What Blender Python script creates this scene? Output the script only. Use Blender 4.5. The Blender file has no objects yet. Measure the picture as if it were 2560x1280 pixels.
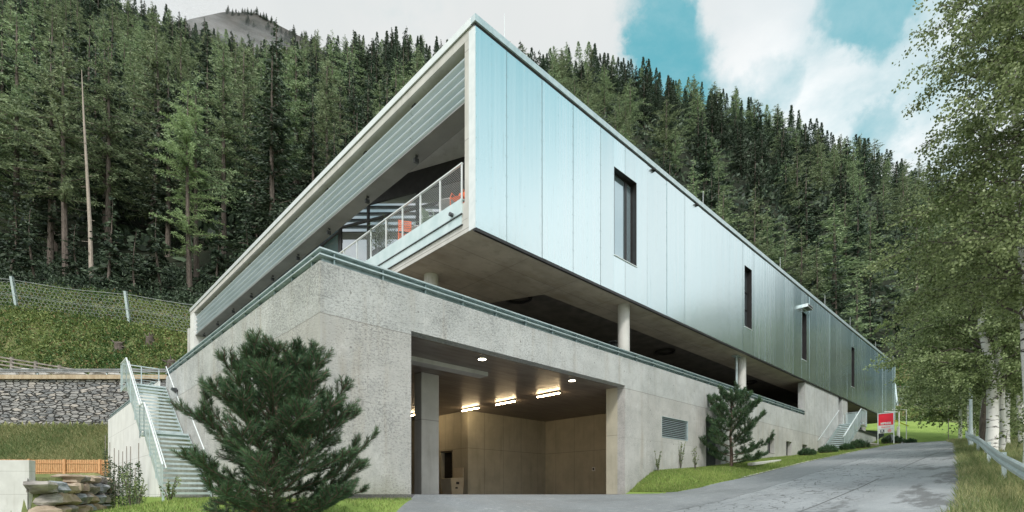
import bpy, math, random
import numpy as np
from mathutils import Vector, Matrix
rnd = random.Random(7)
rng = np.random.default_rng(11)
R_ = math.radians
scn = bpy.context.scene
COL = scn.collection

# ------------------------------------------------------------------ camera
cam = bpy.data.cameras.new('camera'); camo = bpy.data.objects.new('camera', cam)
COL.objects.link(camo); scn.camera = camo
cam.sensor_width = 36.0; cam.lens = 36.0*1300/2560
cam.shift_y = 596/2560.0
cam.clip_start = 0.1; cam.clip_end = 6000
camo.location = (0, 0, 0); camo.rotation_euler = (R_(90), 0, 0)

# ------------------------------------------------------------------ colour
scn.view_settings.view_transform = 'Standard'
scn.view_settings.look = 'None'
scn.view_settings.exposure = 0.30
scn.cycles.volume_bounces = 3
scn.view_settings.gamma = 1.0

# ------------------------------------------------------------------ world
SUN_EL, SUN_AZ = 50.0, 176.0      # azimuth clockwise from +Y : behind the camera
def dpx(x, y):
    return Vector(((x-1280)/1300, 1, (1236-y)/1300)).normalized()
world = bpy.data.worlds.new('World'); scn.world = world; world.use_nodes = True
nt = world.node_tree; nt.nodes.clear()
def N(t, typ, **kw):
    n = t.nodes.new(typ)
    for k, v in kw.items(): setattr(n, k, v)
    return n
def L(t, a, b): t.links.new(a, b)
def mth(t, op, a, b=None, c=None, clamp=False):
    n = N(t, 'ShaderNodeMath', operation=op); n.use_clamp = clamp
    for i, v in enumerate((a, b, c)):
        if v is None: continue
        if isinstance(v, (int, float)): n.inputs[i].default_value = v
        else: L(t, v, n.inputs[i])
    return n.outputs[0]
def sstep(t, v, a, b, to0=0.0, to1=1.0):
    n = N(t, 'ShaderNodeMapRange', interpolation_type='SMOOTHSTEP')
    L(t, v, n.inputs[0]); n.inputs[1].default_value = a; n.inputs[2].default_value = b
    n.inputs[3].default_value = to0; n.inputs[4].default_value = to1
    return n.outputs[0]
def mixc(t, f, a, b, blend='MIX'):
    n = N(t, 'ShaderNodeMix', data_type='RGBA', blend_type=blend)
    if isinstance(f, (int, float)): n.inputs[0].default_value = f
    else: L(t, f, n.inputs[0])
    for i, v in ((6, a), (7, b)):
        if isinstance(v, tuple): n.inputs[i].default_value = (*v[:3], 1)
        else: L(t, v, n.inputs[i])
    return n.outputs[2]
def noise(t, vec, scale, detail=4, rough=0.55, dist=0.0):
    n = N(t, 'ShaderNodeTexNoise'); n.inputs['Scale'].default_value = scale
    n.inputs['Detail'].default_value = detail; n.inputs['Roughness'].default_value = rough
    n.inputs['Distortion'].default_value = dist
    if vec is not None: L(t, vec, n.inputs['Vector'])
    return n.outputs['Fac']
tc = N(nt, 'ShaderNodeTexCoord'); dirv = tc.outputs['Generated']
sky = N(nt, 'ShaderNodeTexSky', sky_type='NISHITA'); sky.sun_disc = False
sky.sun_elevation = R_(SUN_EL); sky.sun_rotation = R_(SUN_AZ)
sky.air_density = 1.0; sky.dust_density = 0.6; sky.ozone_density = 1.5
skyc = mixc(nt, 1.0, sky.outputs[0], (0.082, 0.108, 0.092), 'MULTIPLY')
skyc = mixc(nt, 0.80, skyc, (0.13, 0.44, 0.51)); SKYB = skyc
sep = N(nt, 'ShaderNodeSeparateXYZ'); L(nt, dirv, sep.inputs[0])
zz = mth(nt, 'ADD', mth(nt, 'MAXIMUM', sep.outputs[2], 0.0), 0.35)
cmb = N(nt, 'ShaderNodeCombineXYZ')
L(nt, mth(nt, 'DIVIDE', sep.outputs[0], zz), cmb.inputs[0])
L(nt, mth(nt, 'DIVIDE', sep.outputs[1], zz), cmb.inputs[1])
n1 = noise(nt, cmb.outputs[0], 1.7, 9, 0.56, 0.3)
n2 = noise(nt, cmb.outputs[0], 5.0, 8, 0.6, 0.2)
cov = mth(nt, 'ADD', mth(nt, 'MULTIPLY', n1, 1.9), mth(nt, 'MULTIPLY', n2, 1.0))
cov = mth(nt, 'ADD', cov, -0.64)
holes = [(dpx(1690, 150), 0.9965, 0.9995, 0.60), (dpx(1650, 50), 0.9972, 0.9996, 0.42), (dpx(1615, 215), 0.9980, 0.9998, 0.34),
         (dpx(2210, -5), 0.9980, 0.9998, 0.50), (dpx(2120, 20), 0.9988, 0.9999, 0.36), (dpx(1810, 260), 0.9986, 0.9999, 0.28),
         (dpx(1935, 190), 0.9992, 0.99995, 0.20), (dpx(2200, 345), 0.9988, 0.9999, 0.26),
         (Vector((1, -0.2, 1.3)).normalized(), 0.86, 0.975, 0.80)]
wn = N(nt, 'ShaderNodeTexNoise'); wn.inputs['Scale'].default_value = 7.0; wn.inputs['Detail'].default_value = 9; wn.inputs['Roughness'].default_value = 0.62
L(nt, dirv, wn.inputs['Vector'])
wob = N(nt, 'ShaderNodeVectorMath', operation='MULTIPLY_ADD'); L(nt, wn.outputs['Color'], wob.inputs[0]); wob.inputs[1].default_value = (0.15, 0.15, 0.15)
of = N(nt, 'ShaderNodeVectorMath', operation='ADD'); L(nt, dirv, of.inputs[0]); of.inputs[1].default_value = (-0.075, -0.075, -0.075); L(nt, of.outputs[0], wob.inputs[2])
wd = N(nt, 'ShaderNodeVectorMath', operation='NORMALIZE'); L(nt, wob.outputs[0], wd.inputs[0])
for d, a, b, amt in holes:
    vd = N(nt, 'ShaderNodeVectorMath', operation='DOT_PRODUCT'); L(nt, wd.outputs[0], vd.inputs[0]); vd.inputs[1].default_value = d
    cov = mth(nt, 'SUBTRACT', cov, sstep(nt, vd.outputs['Value'], a, b, 0, amt))
cmask = sstep(nt, cov, 0.10, 0.84)
# cloud body : bright white, greyer banks towards the upper left
n3 = noise(nt, cmb.outputs[0], 2.6, 6, 0.5, 0.4)
vdl = N(nt, 'ShaderNodeVectorMath', operation='DOT_PRODUCT'); L(nt, dirv, vdl.inputs[0]); vdl.inputs[1].default_value = dpx(900, -100)
grey = sstep(nt, vdl.outputs['Value'], 0.80, 0.99, 0.0, 0.8)
cb = mixc(nt, sstep(nt, n3, 0.35, 0.62), (0.66, 0.71, 0.73), (0.88, 0.89, 0.89))
cb = mixc(nt, grey, cb, (0.60, 0.62, 0.615))
sd = Vector((math.sin(R_(SUN_AZ))*math.cos(R_(SUN_EL)), math.cos(R_(SUN_AZ))*math.cos(R_(SUN_EL)), math.sin(R_(SUN_EL))))
vs = N(nt, 'ShaderNodeVectorMath', operation='DOT_PRODUCT'); L(nt, dirv, vs.inputs[0]); vs.inputs[1].default_value = sd
glow = mth(nt, 'ADD', sstep(nt, vs.outputs['Value'], 0.25, 0.95, 0.0, 0.75), 1.0)
vmul = N(nt, 'ShaderNodeVectorMath', operation='SCALE'); L(nt, cb, vmul.inputs[0]); L(nt, glow, vmul.inputs['Scale'])
veil = sstep(nt, noise(nt, cmb.outputs[0], 3.3, 7, 0.62, 0.5), 0.36, 0.72, 0.0, 0.36)
skyc = mixc(nt, veil, skyc, (0.62, 0.74, 0.76))
fin = mixc(nt, cmask, skyc, vmul.outputs[0])
bg = N(nt, 'ShaderNodeBackground'); bg.inputs[1].default_value = 1.0
L(nt, fin, bg.inputs[0]); wo = N(nt, 'ShaderNodeOutputWorld'); L(nt, bg.outputs[0], wo.inputs[0])

sun = bpy.data.lights.new('sun', 'SUN'); sun.energy = 2.3; sun.angle = R_(11); sun.color = (1.0, 0.96, 0.9)
so = bpy.data.objects.new('sun', sun); COL.objects.link(so)
so.rotation_euler = (-sd).to_track_quat('-Z', 'Y').to_euler()

# ------------------------------------------------------------------ frames of the building
CX, CY = -1.096, 15.0
RX, RY = 0.7203, 0.6936            # along the long facade (s)
LX, LY = -0.6936, 0.7203           # along the short face (t)
ANG = math.atan2(RY, RX)
def W(s, t, z=0.0): return Vector((CX+RX*s+LX*t, CY+RY*s+LY*t, z))
def ST(X, Y):
    dx, dy = X-CX, Y-CY
    return dx*RX+dy*RY, dx*LX+dy*LY

# ------------------------------------------------------------------ mesh helpers
class MB:
    def __init__(s): s.v = []; s.f = []; s.m = []
    def add(s, vs, fs, m=0):
        o = len(s.v); s.v += [tuple(v) for v in vs]
        s.f += [tuple(i+o for i in f) for f in fs]; s.m += [m]*len(fs)
    def box(s, x0, x1, y0, y1, z0, z1, m=0):
        s.add([(x0,y0,z0),(x1,y0,z0),(x1,y1,z0),(x0,y1,z0),(x0,y0,z1),(x1,y0,z1),(x1,y1,z1),(x0,y1,z1)],
              [(0,3,2,1),(4,5,6,7),(0,1,5,4),(1,2,6,5),(2,3,7,6),(3,0,4,7)], m)
    def bar(s, p, q, w, h=None, m=0, up=(0,0,1)):
        """rectangular bar from p to q, w wide, h high"""
        p = Vector(p); q = Vector(q); h = h or w
        d = (q-p).normalized(); u = Vector(up)
        a = d.cross(u)
        if a.length < 1e-4: a = d.cross(Vector((1,0,0)))
        a.normalize(); b = a.cross(d).normalized()
        a *= w/2; b *= h/2
        vs = [p-a-b, p+a-b, p+a+b, p-a+b, q-a-b, q+a-b, q+a+b, q-a+b]
        s.add(vs, [(0,1,2,3),(7,6,5,4),(0,4,5,1),(1,5,6,2),(2,6,7,3),(3,7,4,0)], m)
    def tube(s, p, q, r0, r1=None, n=8, m=0, caps=True):
        p = Vector(p); q = Vector(q); r1 = r0 if r1 is None else r1
        d = (q-p)
        if d.length < 1e-6: return
        d.normalize(); a = d.orthogonal().normalized(); b = d.cross(a)
        vs = []
        for c, r in ((p, r0), (q, r1)):
            for i in range(n):
                an = 2*math.pi*i/n; vs.append(c+a*math.cos(an)*r+b*math.sin(an)*r)
        fs = [(i, (i+1) % n, n+(i+1) % n, n+i) for i in range(n)]
        if caps: fs += [tuple(range(n-1,-1,-1)), tuple(range(n, 2*n))]
        s.add(vs, fs, m)
    def path(s, pts, rad, n=6, m=0):
        """tube through points with radii"""
        pts = [Vector(p) for p in pts]; o = len(s.v); prev = None
        for k, p in enumerate(pts):
            d = (pts[min(k+1, len(pts)-1)]-pts[max(k-1, 0)]).normalized()
            a = (prev - d*prev.dot(d)).normalized() if prev is not None else d.orthogonal().normalized()
            prev = a; b = d.cross(a); r = rad[k] if hasattr(rad, '__len__') else rad
            for i in range(n):
                an = 2*math.pi*i/n; s.v.append(tuple(p+a*math.cos(an)*r+b*math.sin(an)*r))
        for k in range(len(pts)-1):
            for i in range(n):
                s.f.append((o+k*n+i, o+k*n+(i+1) % n, o+(k+1)*n+(i+1) % n, o+(k+1)*n+i)); s.m.append(m)
        s.f.append(tuple(o+i for i in range(n-1,-1,-1))); s.m.append(m)
        s.f.append(tuple(o+(len(pts)-1)*n+i for i in range(n))); s.m.append(m)
    def prism(s, prof, axis, a, b, m=0):
        """prof: list of 2-D points; axis 'x','y','z' extrusion a..b"""
        n = len(prof); vs = []
        for c in (a, b):
            for (u, w) in prof:
                vs.append({'x': (c, u, w), 'y': (u, c, w), 'z': (u, w, c)}[axis])
        fs = [(i, (i+1) % n, n+(i+1) % n, n+i) for i in range(n)] + [tuple(range(n-1,-1,-1)), tuple(range(n, 2*n))]
        s.add(vs, fs, m)
    def wall(s, a0, a1, z0, z1, b0, b1, holes=(), axis='x', m=0, cuts_a=(), cuts_z=()):
        """wall with rectangular holes, one clean surface. runs along axis (x or y) a0..a1, thick b0..b1"""
        A = sorted({a0, a1, *cuts_a, *[h[0] for h in holes], *[h[1] for h in holes]}); A = [x for x in A if a0 <= x <= a1]
        Z = sorted({z0, z1, *cuts_z, *[h[2] for h in holes], *[h[3] for h in holes]}); Z = [x for x in Z if z0 <= x <= z1]
        def solid(i, j):
            if i < 0 or j < 0 or i >= len(A)-1 or j >= len(Z)-1: return False
            ca, cz = (A[i]+A[i+1])/2, (Z[j]+Z[j+1])/2
            return not any(h[0] < ca < h[1] and h[2] < cz < h[3] for h in holes)
        P = (lambda a, b, z: (a, b, z)) if axis == 'x' else (lambda a, b, z: (b, a, z))
        for i in range(len(A)-1):
            for j in range(len(Z)-1):
                if not solid(i, j): continue
                x0, x1, y0, y1 = A[i], A[i+1], Z[j], Z[j+1]
                s.add([P(x0,b0,y0),P(x1,b0,y0),P(x1,b0,y1),P(x0,b0,y1)], [(0,1,2,3)], m)
                s.add([P(x0,b1,y0),P(x1,b1,y0),P(x1,b1,y1),P(x0,b1,y1)], [(3,2,1,0)], m)
                if not solid(i-1, j): s.add([P(x0,b0,y0),P(x0,b1,y0),P(x0,b1,y1),P(x0,b0,y1)], [(3,2,1,0)], m)
                if not solid(i+1, j): s.add([P(x1,b0,y0),P(x1,b1,y0),P(x1,b1,y1),P(x1,b0,y1)], [(0,1,2,3)], m)
                if not solid(i, j-1): s.add([P(x0,b0,y0),P(x1,b0,y0),P(x1,b1,y0),P(x0,b1,y0)], [(3,2,1,0)], m)
                if not solid(i, j+1): s.add([P(x0,b0,y1),P(x1,b0,y1),P(x1,b1,y1),P(x0,b1,y1)], [(0,1,2,3)], m)
    def build(s, name, mats, parent=None, smooth=False, label=None, bevel=0, loc=None):
        me = bpy.data.meshes.new(name); me.from_pydata(s.v, [], s.f)
        if not isinstance(mats, (list, tuple)): mats = [mats]
        for m in mats: me.materials.append(m)
        if len(mats) > 1: me.polygons.foreach_set('material_index', s.m)
        if smooth: me.polygons.foreach_set('use_smooth', [True]*len(s.f))
        me.update()
        o = bpy.data.objects.new(name, me); COL.objects.link(o)
        if parent: o.parent = parent
        if loc is not None: o.location = loc
        if label: o['label'] = label
        if bevel:
            b = o.modifiers.new('bevel', 'BEVEL'); b.width = bevel; b.segments = 2; b.limit_method = 'ANGLE'
        if smooth:
            e = o.modifiers.new('es', 'EDGE_SPLIT'); e.split_angle = R_(38)
        return o
def np_mesh(name, V, F, mat, parent=None, smooth=False, mi=None):
    """fast mesh from arrays. F (M,k)"""
    me = bpy.data.meshes.new(name); V = np.asarray(V, dtype=np.float32); F = np.asarray(F, dtype=np.int32)
    me.vertices.add(len(V)); me.vertices.foreach_set('co', V.ravel())
    me.loops.add(F.size); me.loops.foreach_set('vertex_index', F.ravel())
    me.polygons.add(len(F)); k = F.shape[1]
    me.polygons.foreach_set('loop_start', np.arange(0, F.size, k, dtype=np.int32))
    me.polygons.foreach_set('loop_total', np.full(len(F), k, dtype=np.int32))
    for m in (mat if isinstance(mat, (list, tuple)) else [mat]): me.materials.append(m)
    if mi is not None: me.polygons.foreach_set('material_index', np.asarray(mi, dtype=np.int32))
    me.polygons.foreach_set('use_smooth', np.full(len(F), smooth))
    me.update(calc_edges=True)
    o = bpy.data.objects.new(name, me); COL.objects.link(o)
    if parent: o.parent = parent
    return o
def nrm(a): return a/np.maximum(np.linalg.norm(a, axis=-1, keepdims=True), 1e-9)
def leaves(C, D, l, w, up=None):
    """diamond leaves: base C, direction D, length l, width w  -> V, F"""
    n = len(C); D = nrm(D)
    r = rng.normal(size=(n, 3)) if up is None else up
    S = nrm(np.cross(D, r)); l = np.broadcast_to(np.asarray(l), (n,))[:, None]; w = np.broadcast_to(np.asarray(w), (n,))[:, None]
    V = np.stack([C, C+D*l*0.45+S*w/2, C+D*l, C+D*l*0.45-S*w/2], 1).reshape(-1, 3)
    return V, np.arange(4*n).reshape(n, 4)
def thing(name, label, cat, loc=(0,0,0), rotz=0.0, group=None):
    o = bpy.data.objects.new(name, None); COL.objects.link(o); o.empty_display_size = 0.3
    o.location = loc; o.rotation_euler = (0, 0, rotz); o['label'] = label; o['category'] = cat
    if group: o['group'] = group
    return o
def tag(o, label, cat, group=None, kind=None):
    if label: o['label'] = label
    if cat: o['category'] = cat
    if group: o['group'] = group
    if kind: o['kind'] = kind
    return o
def dup(root, loc, rotz=None, label=None, group=None, scale=None):
    r = root.copy(); COL.objects.link(r); r.location = loc
    if rotz is not None: r.rotation_euler = (0, 0, rotz)
    if scale is not None: r.scale = scale if hasattr(scale, '__len__') else (scale,)*3
    if label: r['label'] = label
    if group: r['group'] = group
    for ch in list(root.children):
        c = ch.copy(); COL.objects.link(c); c.parent = r
        for g in list(ch.children):
            d = g.copy(); COL.objects.link(d); d.parent = c
    return r

# ------------------------------------------------------------------ materials
def mat(name, color=(0.5,0.5,0.5), rough=0.6, metal=0.0, spec=0.5):
    m = bpy.data.materials.new(name); m.use_nodes = True
    b = m.node_tree.nodes['Principled BSDF']
    b.inputs['Base Color'].default_value = (*color, 1); b.inputs['Roughness'].default_value = rough
    b.inputs['Metallic'].default_value = metal; b.inputs['Specular IOR Level'].default_value = spec
    return m, m.node_tree, b
def objco(t, sc=(1,1,1)):
    c = N(t, 'ShaderNodeTexCoord'); mp = N(t, 'ShaderNodeMapping'); L(t, c.outputs['Object'], mp.inputs[0])
    mp.inputs['Scale'].default_value = sc
    return mp.outputs[0]
def bump(t, b, h, st=0.3, dist=0.02):
    n = N(t, 'ShaderNodeBump'); n.inputs['Strength'].default_value = st; n.inputs['Distance'].default_value = dist
    L(t, h, n.inputs['Height']); L(t, n.outputs[0], b.inputs['Normal'])
def varied(name, c1, c2, rough=0.7, scale=3.0, metal=0.0, bs=0.2, bscale=30, detail=5, stretch=(1,1,1), bdist=0.01):
    m, t, b = mat(name, c1, rough, metal)
    co = objco(t, stretch)
    L(t, mixc(t, sstep(t, noise(t, co, scale, detail), 0.3, 0.7), c1, c2), b.inputs['Base Color'])
    if bs: bump(t, b, noise(t, co, bscale, 4), bs, bdist)
    return m

def m_rough_concrete():
    m, t, b = mat('rough_concrete', rough=0.92, spec=0.2)
    co = objco(t); sp = N(t, 'ShaderNodeSeparateXYZ'); L(t, co, sp.inputs[0])
    nz = noise(t, co, 1.2, 4)
    zc = mth(t, 'ADD', sp.outputs[2], mth(t, 'MULTIPLY', nz, 0.06))
    up = sstep(t, zc, 4.17, 4.19)                       # upper lift: bluish, coarser aggregate
    big = noise(t, co, 0.55, 5, 0.6)
    low = mixc(t, sstep(t, big, 0.3, 0.7), (0.425, 0.418, 0.40), (0.55, 0.542, 0.52))
    hi = mixc(t, sstep(t, big, 0.3, 0.7), (0.44, 0.45, 0.44), (0.58, 0.59, 0.58))
    c = mixc(t, up, low, hi)
    # rust / water streaks
    st = noise(t, objco(t, (1.6, 1.6, 0.12)), 1.6, 5, 0.65)
    c = mixc(t, sstep(t, st, 0.50, 0.74, 0, 0.5), c, (0.36, 0.31, 0.24))
    st2 = noise(t, objco(t, (2.5, 2.5, 0.2)), 2.0, 4, 0.6)
    c = mixc(t, sstep(t, st2, 0.55, 0.8, 0, 0.45), c, (0.66, 0.66, 0.64))
    c = mixc(t, sstep(t, noise(t, co, 2.3, 6, 0.7), 0.46, 0.7, 0, 0.38), c, (0.30, 0.305, 0.30))
    c = mixc(t, sstep(t, noise(t, co, 0.9, 5, 0.75), 0.55, 0.7, 0, 0.35), c, (0.70, 0.70, 0.685))
    # pits
    stre = objco(t, (1, 1, 1.6))
    pit = noise(t, stre, 13, 7, 0.75)
    pit2 = noise(t, stre, 34, 3, 0.7)
    pm = mth(t, 'ADD', mth(t, 'MULTIPLY', pit, 0.62), mth(t, 'MULTIPLY', pit2, 0.38))
    dens = noise(t, co, 0.8, 3, 0.5)
    thr = mth(t, 'ADD', mth(t, 'MULTIPLY', mth(t, 'SUBTRACT', dens, 0.5), -0.22), mth(t, 'ADD', mth(t, 'MULTIPLY', up, 0.008), -0.05))
    pmm = mth(t, 'SUBTRACT', pm, thr)
    k = mth(t, 'MULTIPLY', sstep(t, pmm, 0.545, 0.475, 0, 0.56), sstep(t, mth(t, 'ADD', sp.outputs[0], mth(t, 'MULTIPLY', big, 9.0)), 4.0, 17.0, 1.0, 0.30))
    pz = mth(t, 'PINGPONG', mth(t, 'ADD', sp.outputs[2], 0.4), 0.65); px_ = mth(t, 'PINGPONG', sp.outputs[0], 0.95)
    hole = mth(t, 'SQRT', mth(t, 'ADD', mth(t, 'MULTIPLY', pz, pz), mth(t, 'MULTIPLY', px_, px_)))
    c = mixc(t, sstep(t, hole, 0.035, 0.02, 0, 0.55), c, (0.12, 0.11, 0.10))
    c = mixc(t, sstep(t, mth(t, 'ADD', sp.outputs[2], mth(t, 'MULTIPLY', st, -1.3)), -0.15, -0.75, 0, 0.45), c, (0.24, 0.23, 0.18))
    c = mixc(t, k, c, (0.13, 0.135, 0.135))
    # thin cold joint
    jn = mth(t, 'ABSOLUTE', mth(t, 'SUBTRACT', zc, 4.18))
    c = mixc(t, sstep(t, jn, 0.022, 0.0, 0, 0.7), c, (0.2, 0.19, 0.17))
    jn2 = mth(t, 'ABSOLUTE', mth(t, 'SUBTRACT', mth(t, 'ADD', sp.outputs[2], mth(t, 'MULTIPLY', noise(t, co, 2.5, 4), 0.12)), 2.3))
    c = mixc(t, sstep(t, jn2, 0.016, 0.0, 0, 0.35), c, (0.22, 0.21, 0.19))
    # splash dirt low down
    L(t, c, b.inputs['Base Color'])
    bump(t, b, pm, 0.9, 0.05)
    return m
def m_form_concrete(name, c1, c2, px=2.5, py=2.5, pz=2.6, joints=0.55, ystain=0.0):
    m, t, b = mat(name, rough=0.75, spec=0.3)
    co = objco(t); sp = N(t, 'ShaderNodeSeparateXYZ'); L(t, co, sp.inputs[0])
    c = mixc(t, sstep(t, noise(t, co, 0.9, 6, 0.62), 0.3, 0.7), c1, c2)
    st = noise(t, objco(t, (2.2, 2.2, 0.25)), 1.7, 5, 0.6)
    c = mixc(t, sstep(t, st, 0.5, 0.8, 0, 0.35), c, (0.5*c1[0], 0.47*c1[1], 0.42*c1[2]))
    if ystain: c = mixc(t, sstep(t, noise(t, objco(t, (0.5, 2, 1)), 0.8, 6, 0.7), 0.45, 0.75, 0, ystain), c, (0.30, 0.24, 0.16))
    tot = None
    for ax, per in ((0, px), (1, py), (2, pz)):
        if not per: continue
        fr = mth(t, 'PINGPONG', sp.outputs[ax], per/2)
        k = sstep(t, fr, 0.018, 0.006, 0, joints)
        tot = k if tot is None else mth(t, 'MAXIMUM', tot, k)
    if tot is not None: c = mixc(t, tot, c, (0.10, 0.09, 0.08))
    L(t, c, b.inputs['Base Color'])
    bump(t, b, noise(t, co, 22, 5, 0.6), 0.25, 0.01)
    return m
ROUGHC = m_rough_concrete()
SMOOTHC = m_form_concrete('cast_concrete', (0.50,0.49,0.46), (0.62,0.61,0.58), 0, 0, 2.6)
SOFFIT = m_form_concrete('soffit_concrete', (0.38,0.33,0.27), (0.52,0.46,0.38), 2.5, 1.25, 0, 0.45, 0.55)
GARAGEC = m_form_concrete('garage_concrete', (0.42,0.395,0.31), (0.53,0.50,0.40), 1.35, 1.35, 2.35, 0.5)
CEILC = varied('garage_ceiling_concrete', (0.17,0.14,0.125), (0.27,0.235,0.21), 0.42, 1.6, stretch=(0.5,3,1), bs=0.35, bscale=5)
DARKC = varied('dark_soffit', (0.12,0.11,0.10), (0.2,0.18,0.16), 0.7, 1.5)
WHITEC = m_form_concrete('white_concrete', (0.66,0.66,0.64), (0.76,0.76,0.74), 0, 0, 2.0, 0.35)
def m_clad():
    m, t, b = mat('glossy_cladding', (0.80, 0.90, 0.91), 0.17, 0.93)
    co = objco(t)
    vs = noise(t, objco(t, (7, 7, 0.10)), 1.5, 4, 0.6)
    big = noise(t, co, 0.35, 3)
    L(t, mixc(t, sstep(t, vs, 0.3, 0.7), (0.76, 0.89, 0.91), (0.81, 0.915, 0.93)), b.inputs['Base Color'])
    gi = N(t, 'ShaderNodeNewGeometry'); hv = N(t, 'ShaderNodeHueSaturation'); L(t, b.inputs['Base Color'].links[0].from_socket, hv.inputs['Color'])
    L(t, sstep(t, gi.outputs['Random Per Island'], 0, 1, 0.93, 1.03), hv.inputs['Value'])
    stn = noise(t, objco(t, (4, 4, 0.25)), 2.2, 5, 0.7)
    L(t, mixc(t, sstep(t, stn, 0.56, 0.75, 0, 0.22), hv.outputs[0], (0.45, 0.52, 0.52)), b.inputs['Base Color'])
    L(t, mth(t, 'ADD', sstep(t, vs, 0.3, 0.7, 0.19, 0.24), mth(t, 'MULTIPLY', gi.outputs['Random Per Island'], 0.05)), b.inputs['Roughness'])
    bump(t, b, noise(t, objco(t, (1.0, 1.0, 0.5)), 0.5, 1, 0.3), 0.06, 0.05)
    return m
CLAD = m_clad()
GALV = varied('galvanised_steel', (0.46,0.55,0.57), (0.60,0.68,0.69), 0.42, 6, metal=0.55, bs=0.05)
GALVL = varied('pale_aluminium', (0.70,0.75,0.75), (0.78,0.82,0.82), 0.38, 4, metal=0.35, bs=0.03)
RAILM = varied('teal_rail_steel', (0.20,0.27,0.28), (0.29,0.37,0.38), 0.3, 5, metal=0.5, bs=0.03)
LOUV = varied('louvre_aluminium', (0.48,0.56,0.61), (0.57,0.64,0.69), 0.45, 1.5, metal=0.1, bs=0.03, stretch=(1,0.2,1))
BLACK = varied('black_frame', (0.018,0.017,0.017), (0.03,0.028,0.028), 0.4, 5)
DARKM = varied('dark_metal', (0.05,0.055,0.06), (0.08,0.085,0.09), 0.4, 5, metal=0.3)
FASCIA = varied('balcony_fascia_metal', (0.55,0.68,0.69), (0.66,0.77,0.78), 0.4, 2, metal=0.3, bs=0.04)
def m_glass(name, tint=(0.03,0.04,0.045), rough=0.02):
    m, t, b = mat(name, tint, rough, 0.0, 1.0)
    b.inputs['IOR'].default_value = 1.9
    bump(t, b, noise(t, objco(t), 0.8, 2), 0.03, 0.02)
    return m
GLASS = m_glass('window_glass')
GLASSW = m_glass('reflective_window_glass', (0.42,0.55,0.60)); GLASSW.node_tree.nodes['Principled BSDF'].inputs['Metallic'].default_value = 0.7
GLASST = m_glass('terrace_glass', (0.42,0.44,0.46)); GLASST.node_tree.nodes['Principled BSDF'].inputs['Metallic'].default_value = 0.85
GLASS2 = m_glass('pale_window_glass', (0.10, 0.16, 0.18))
def m_mesh(name, col, f):
    m, t, b = mat(name, col, 0.45, 0.4)
    tr = N(t, 'ShaderNodeBsdfTransparent'); mx = N(t, 'ShaderNodeMixShader'); mx.inputs[0].default_value = f
    L(t, tr.outputs[0], mx.inputs[1]); L(t, b.outputs[0], mx.inputs[2])
    L(t, mx.outputs[0], t.nodes['Material Output'].inputs[0])
    return m
PERF = m_mesh('perforated_steel_mesh', (0.55,0.66,0.67), 0.55)
def m_foliage(name, c1, c2, var=0.35, trans=0.3, nscale=0.35, rough=0.6, c3=None, hue=(0.488, 0.510)):
    m, t, b = mat(name, c1, rough, spec=0.35)
    co = N(t, 'ShaderNodeTexCoord'); oi = N(t, 'ShaderNodeObjectInfo')
    geo = N(t, 'ShaderNodeNewGeometry')
    nz = noise(t, co.outputs['Object'], nscale, 3)
    rp = geo.outputs['Random Per Island']
    f = mth(t, 'ADD', mth(t, 'MULTIPLY', nz, 0.6), mth(t, 'MULTIPLY', rp, 0.4))
    c = mixc(t, sstep(t, f, 0.28, 0.72), c1, c2)
    hs = N(t, 'ShaderNodeHueSaturation'); L(t, c, hs.inputs['Color'])
    L(t, sstep(t, oi.outputs['Random'], 0, 1, *hue), hs.inputs['Hue'])
    vv = N(t, 'ShaderNodeMath', operation='MULTIPLY_ADD'); L(t, oi.outputs['Random'], vv.inputs[0]); vv.inputs[1].default_value = var; vv.inputs[2].default_value = 1-var/2
    L(t, vv.outputs[0], hs.inputs['Value'])
    c = hs.outputs[0]
    if c3 is not None: c = mixc(t, sstep(t, rp, 0.93, 0.94), c, c3)
    L(t, c, b.inputs['Base Color'])
    tl = N(t, 'ShaderNodeBsdfTranslucent'); L(t, c, tl.inputs[0])
    mx = N(t, 'ShaderNodeMixShader'); mx.inputs[0].default_value = trans
    L(t, b.outputs[0], mx.inputs[1]); L(t, tl.outputs[0], mx.inputs[2])
    L(t, mx.outputs[0], t.nodes['Material Output'].inputs[0])
    return m
SPRUCE = m_foliage('spruce_needles', (0.016,0.032,0.020), (0.085,0.125,0.072), 0.5, 0.12)
LARCH = m_foliage('larch_needles', (0.070,0.112,0.055), (0.34,0.42,0.23), 0.45, 0.25)
LARCHB = m_foliage('bright_larch_needles', (0.17,0.235,0.10), (0.36,0.45,0.22), 0.2, 0.35)
PINEN = m_foliage('pine_needles', (0.020,0.055,0.026), (0.105,0.180,0.080), 0.2, 0.15, 2.5, hue=(0.5,0.505))
PINEBR = m_foliage('dead_pine_needles', (0.22,0.08,0.035), (0.30,0.13,0.06), 0.1, 0.1, 2)
BIRCHL = m_foliage('birch_leaves', (0.085,0.125,0.040), (0.33,0.395,0.19), 0.25, 0.4, 0.8, 0.40, hue=(0.495,0.503))
IVY = m_foliage('climber_leaves', (0.035,0.065,0.028), (0.09,0.13,0.06), 0.3, 0.2, 2)
GRASSB = m_foliage('lawn_grass_blades', (0.12,0.19,0.04), (0.34,0.40,0.12), 0.1, 0.3, 0.5, c3=(0.36,0.33,0.16))
DRYG = m_foliage('verge_grass_blades', (0.13,0.19,0.06), (0.38,0.36,0.18), 0.1, 0.3, 0.5)
MEADG = m_foliage('meadow_grass_blades', (0.09,0.16,0.05), (0.34,0.33,0.16), 0.1, 0.3, 0.18)
SCRUB = m_foliage('scrub_leaves', (0.045,0.105,0.028), (0.25,0.30,0.10), 0.1, 0.3, 0.14, c3=(0.24,0.17,0.08))
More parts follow.
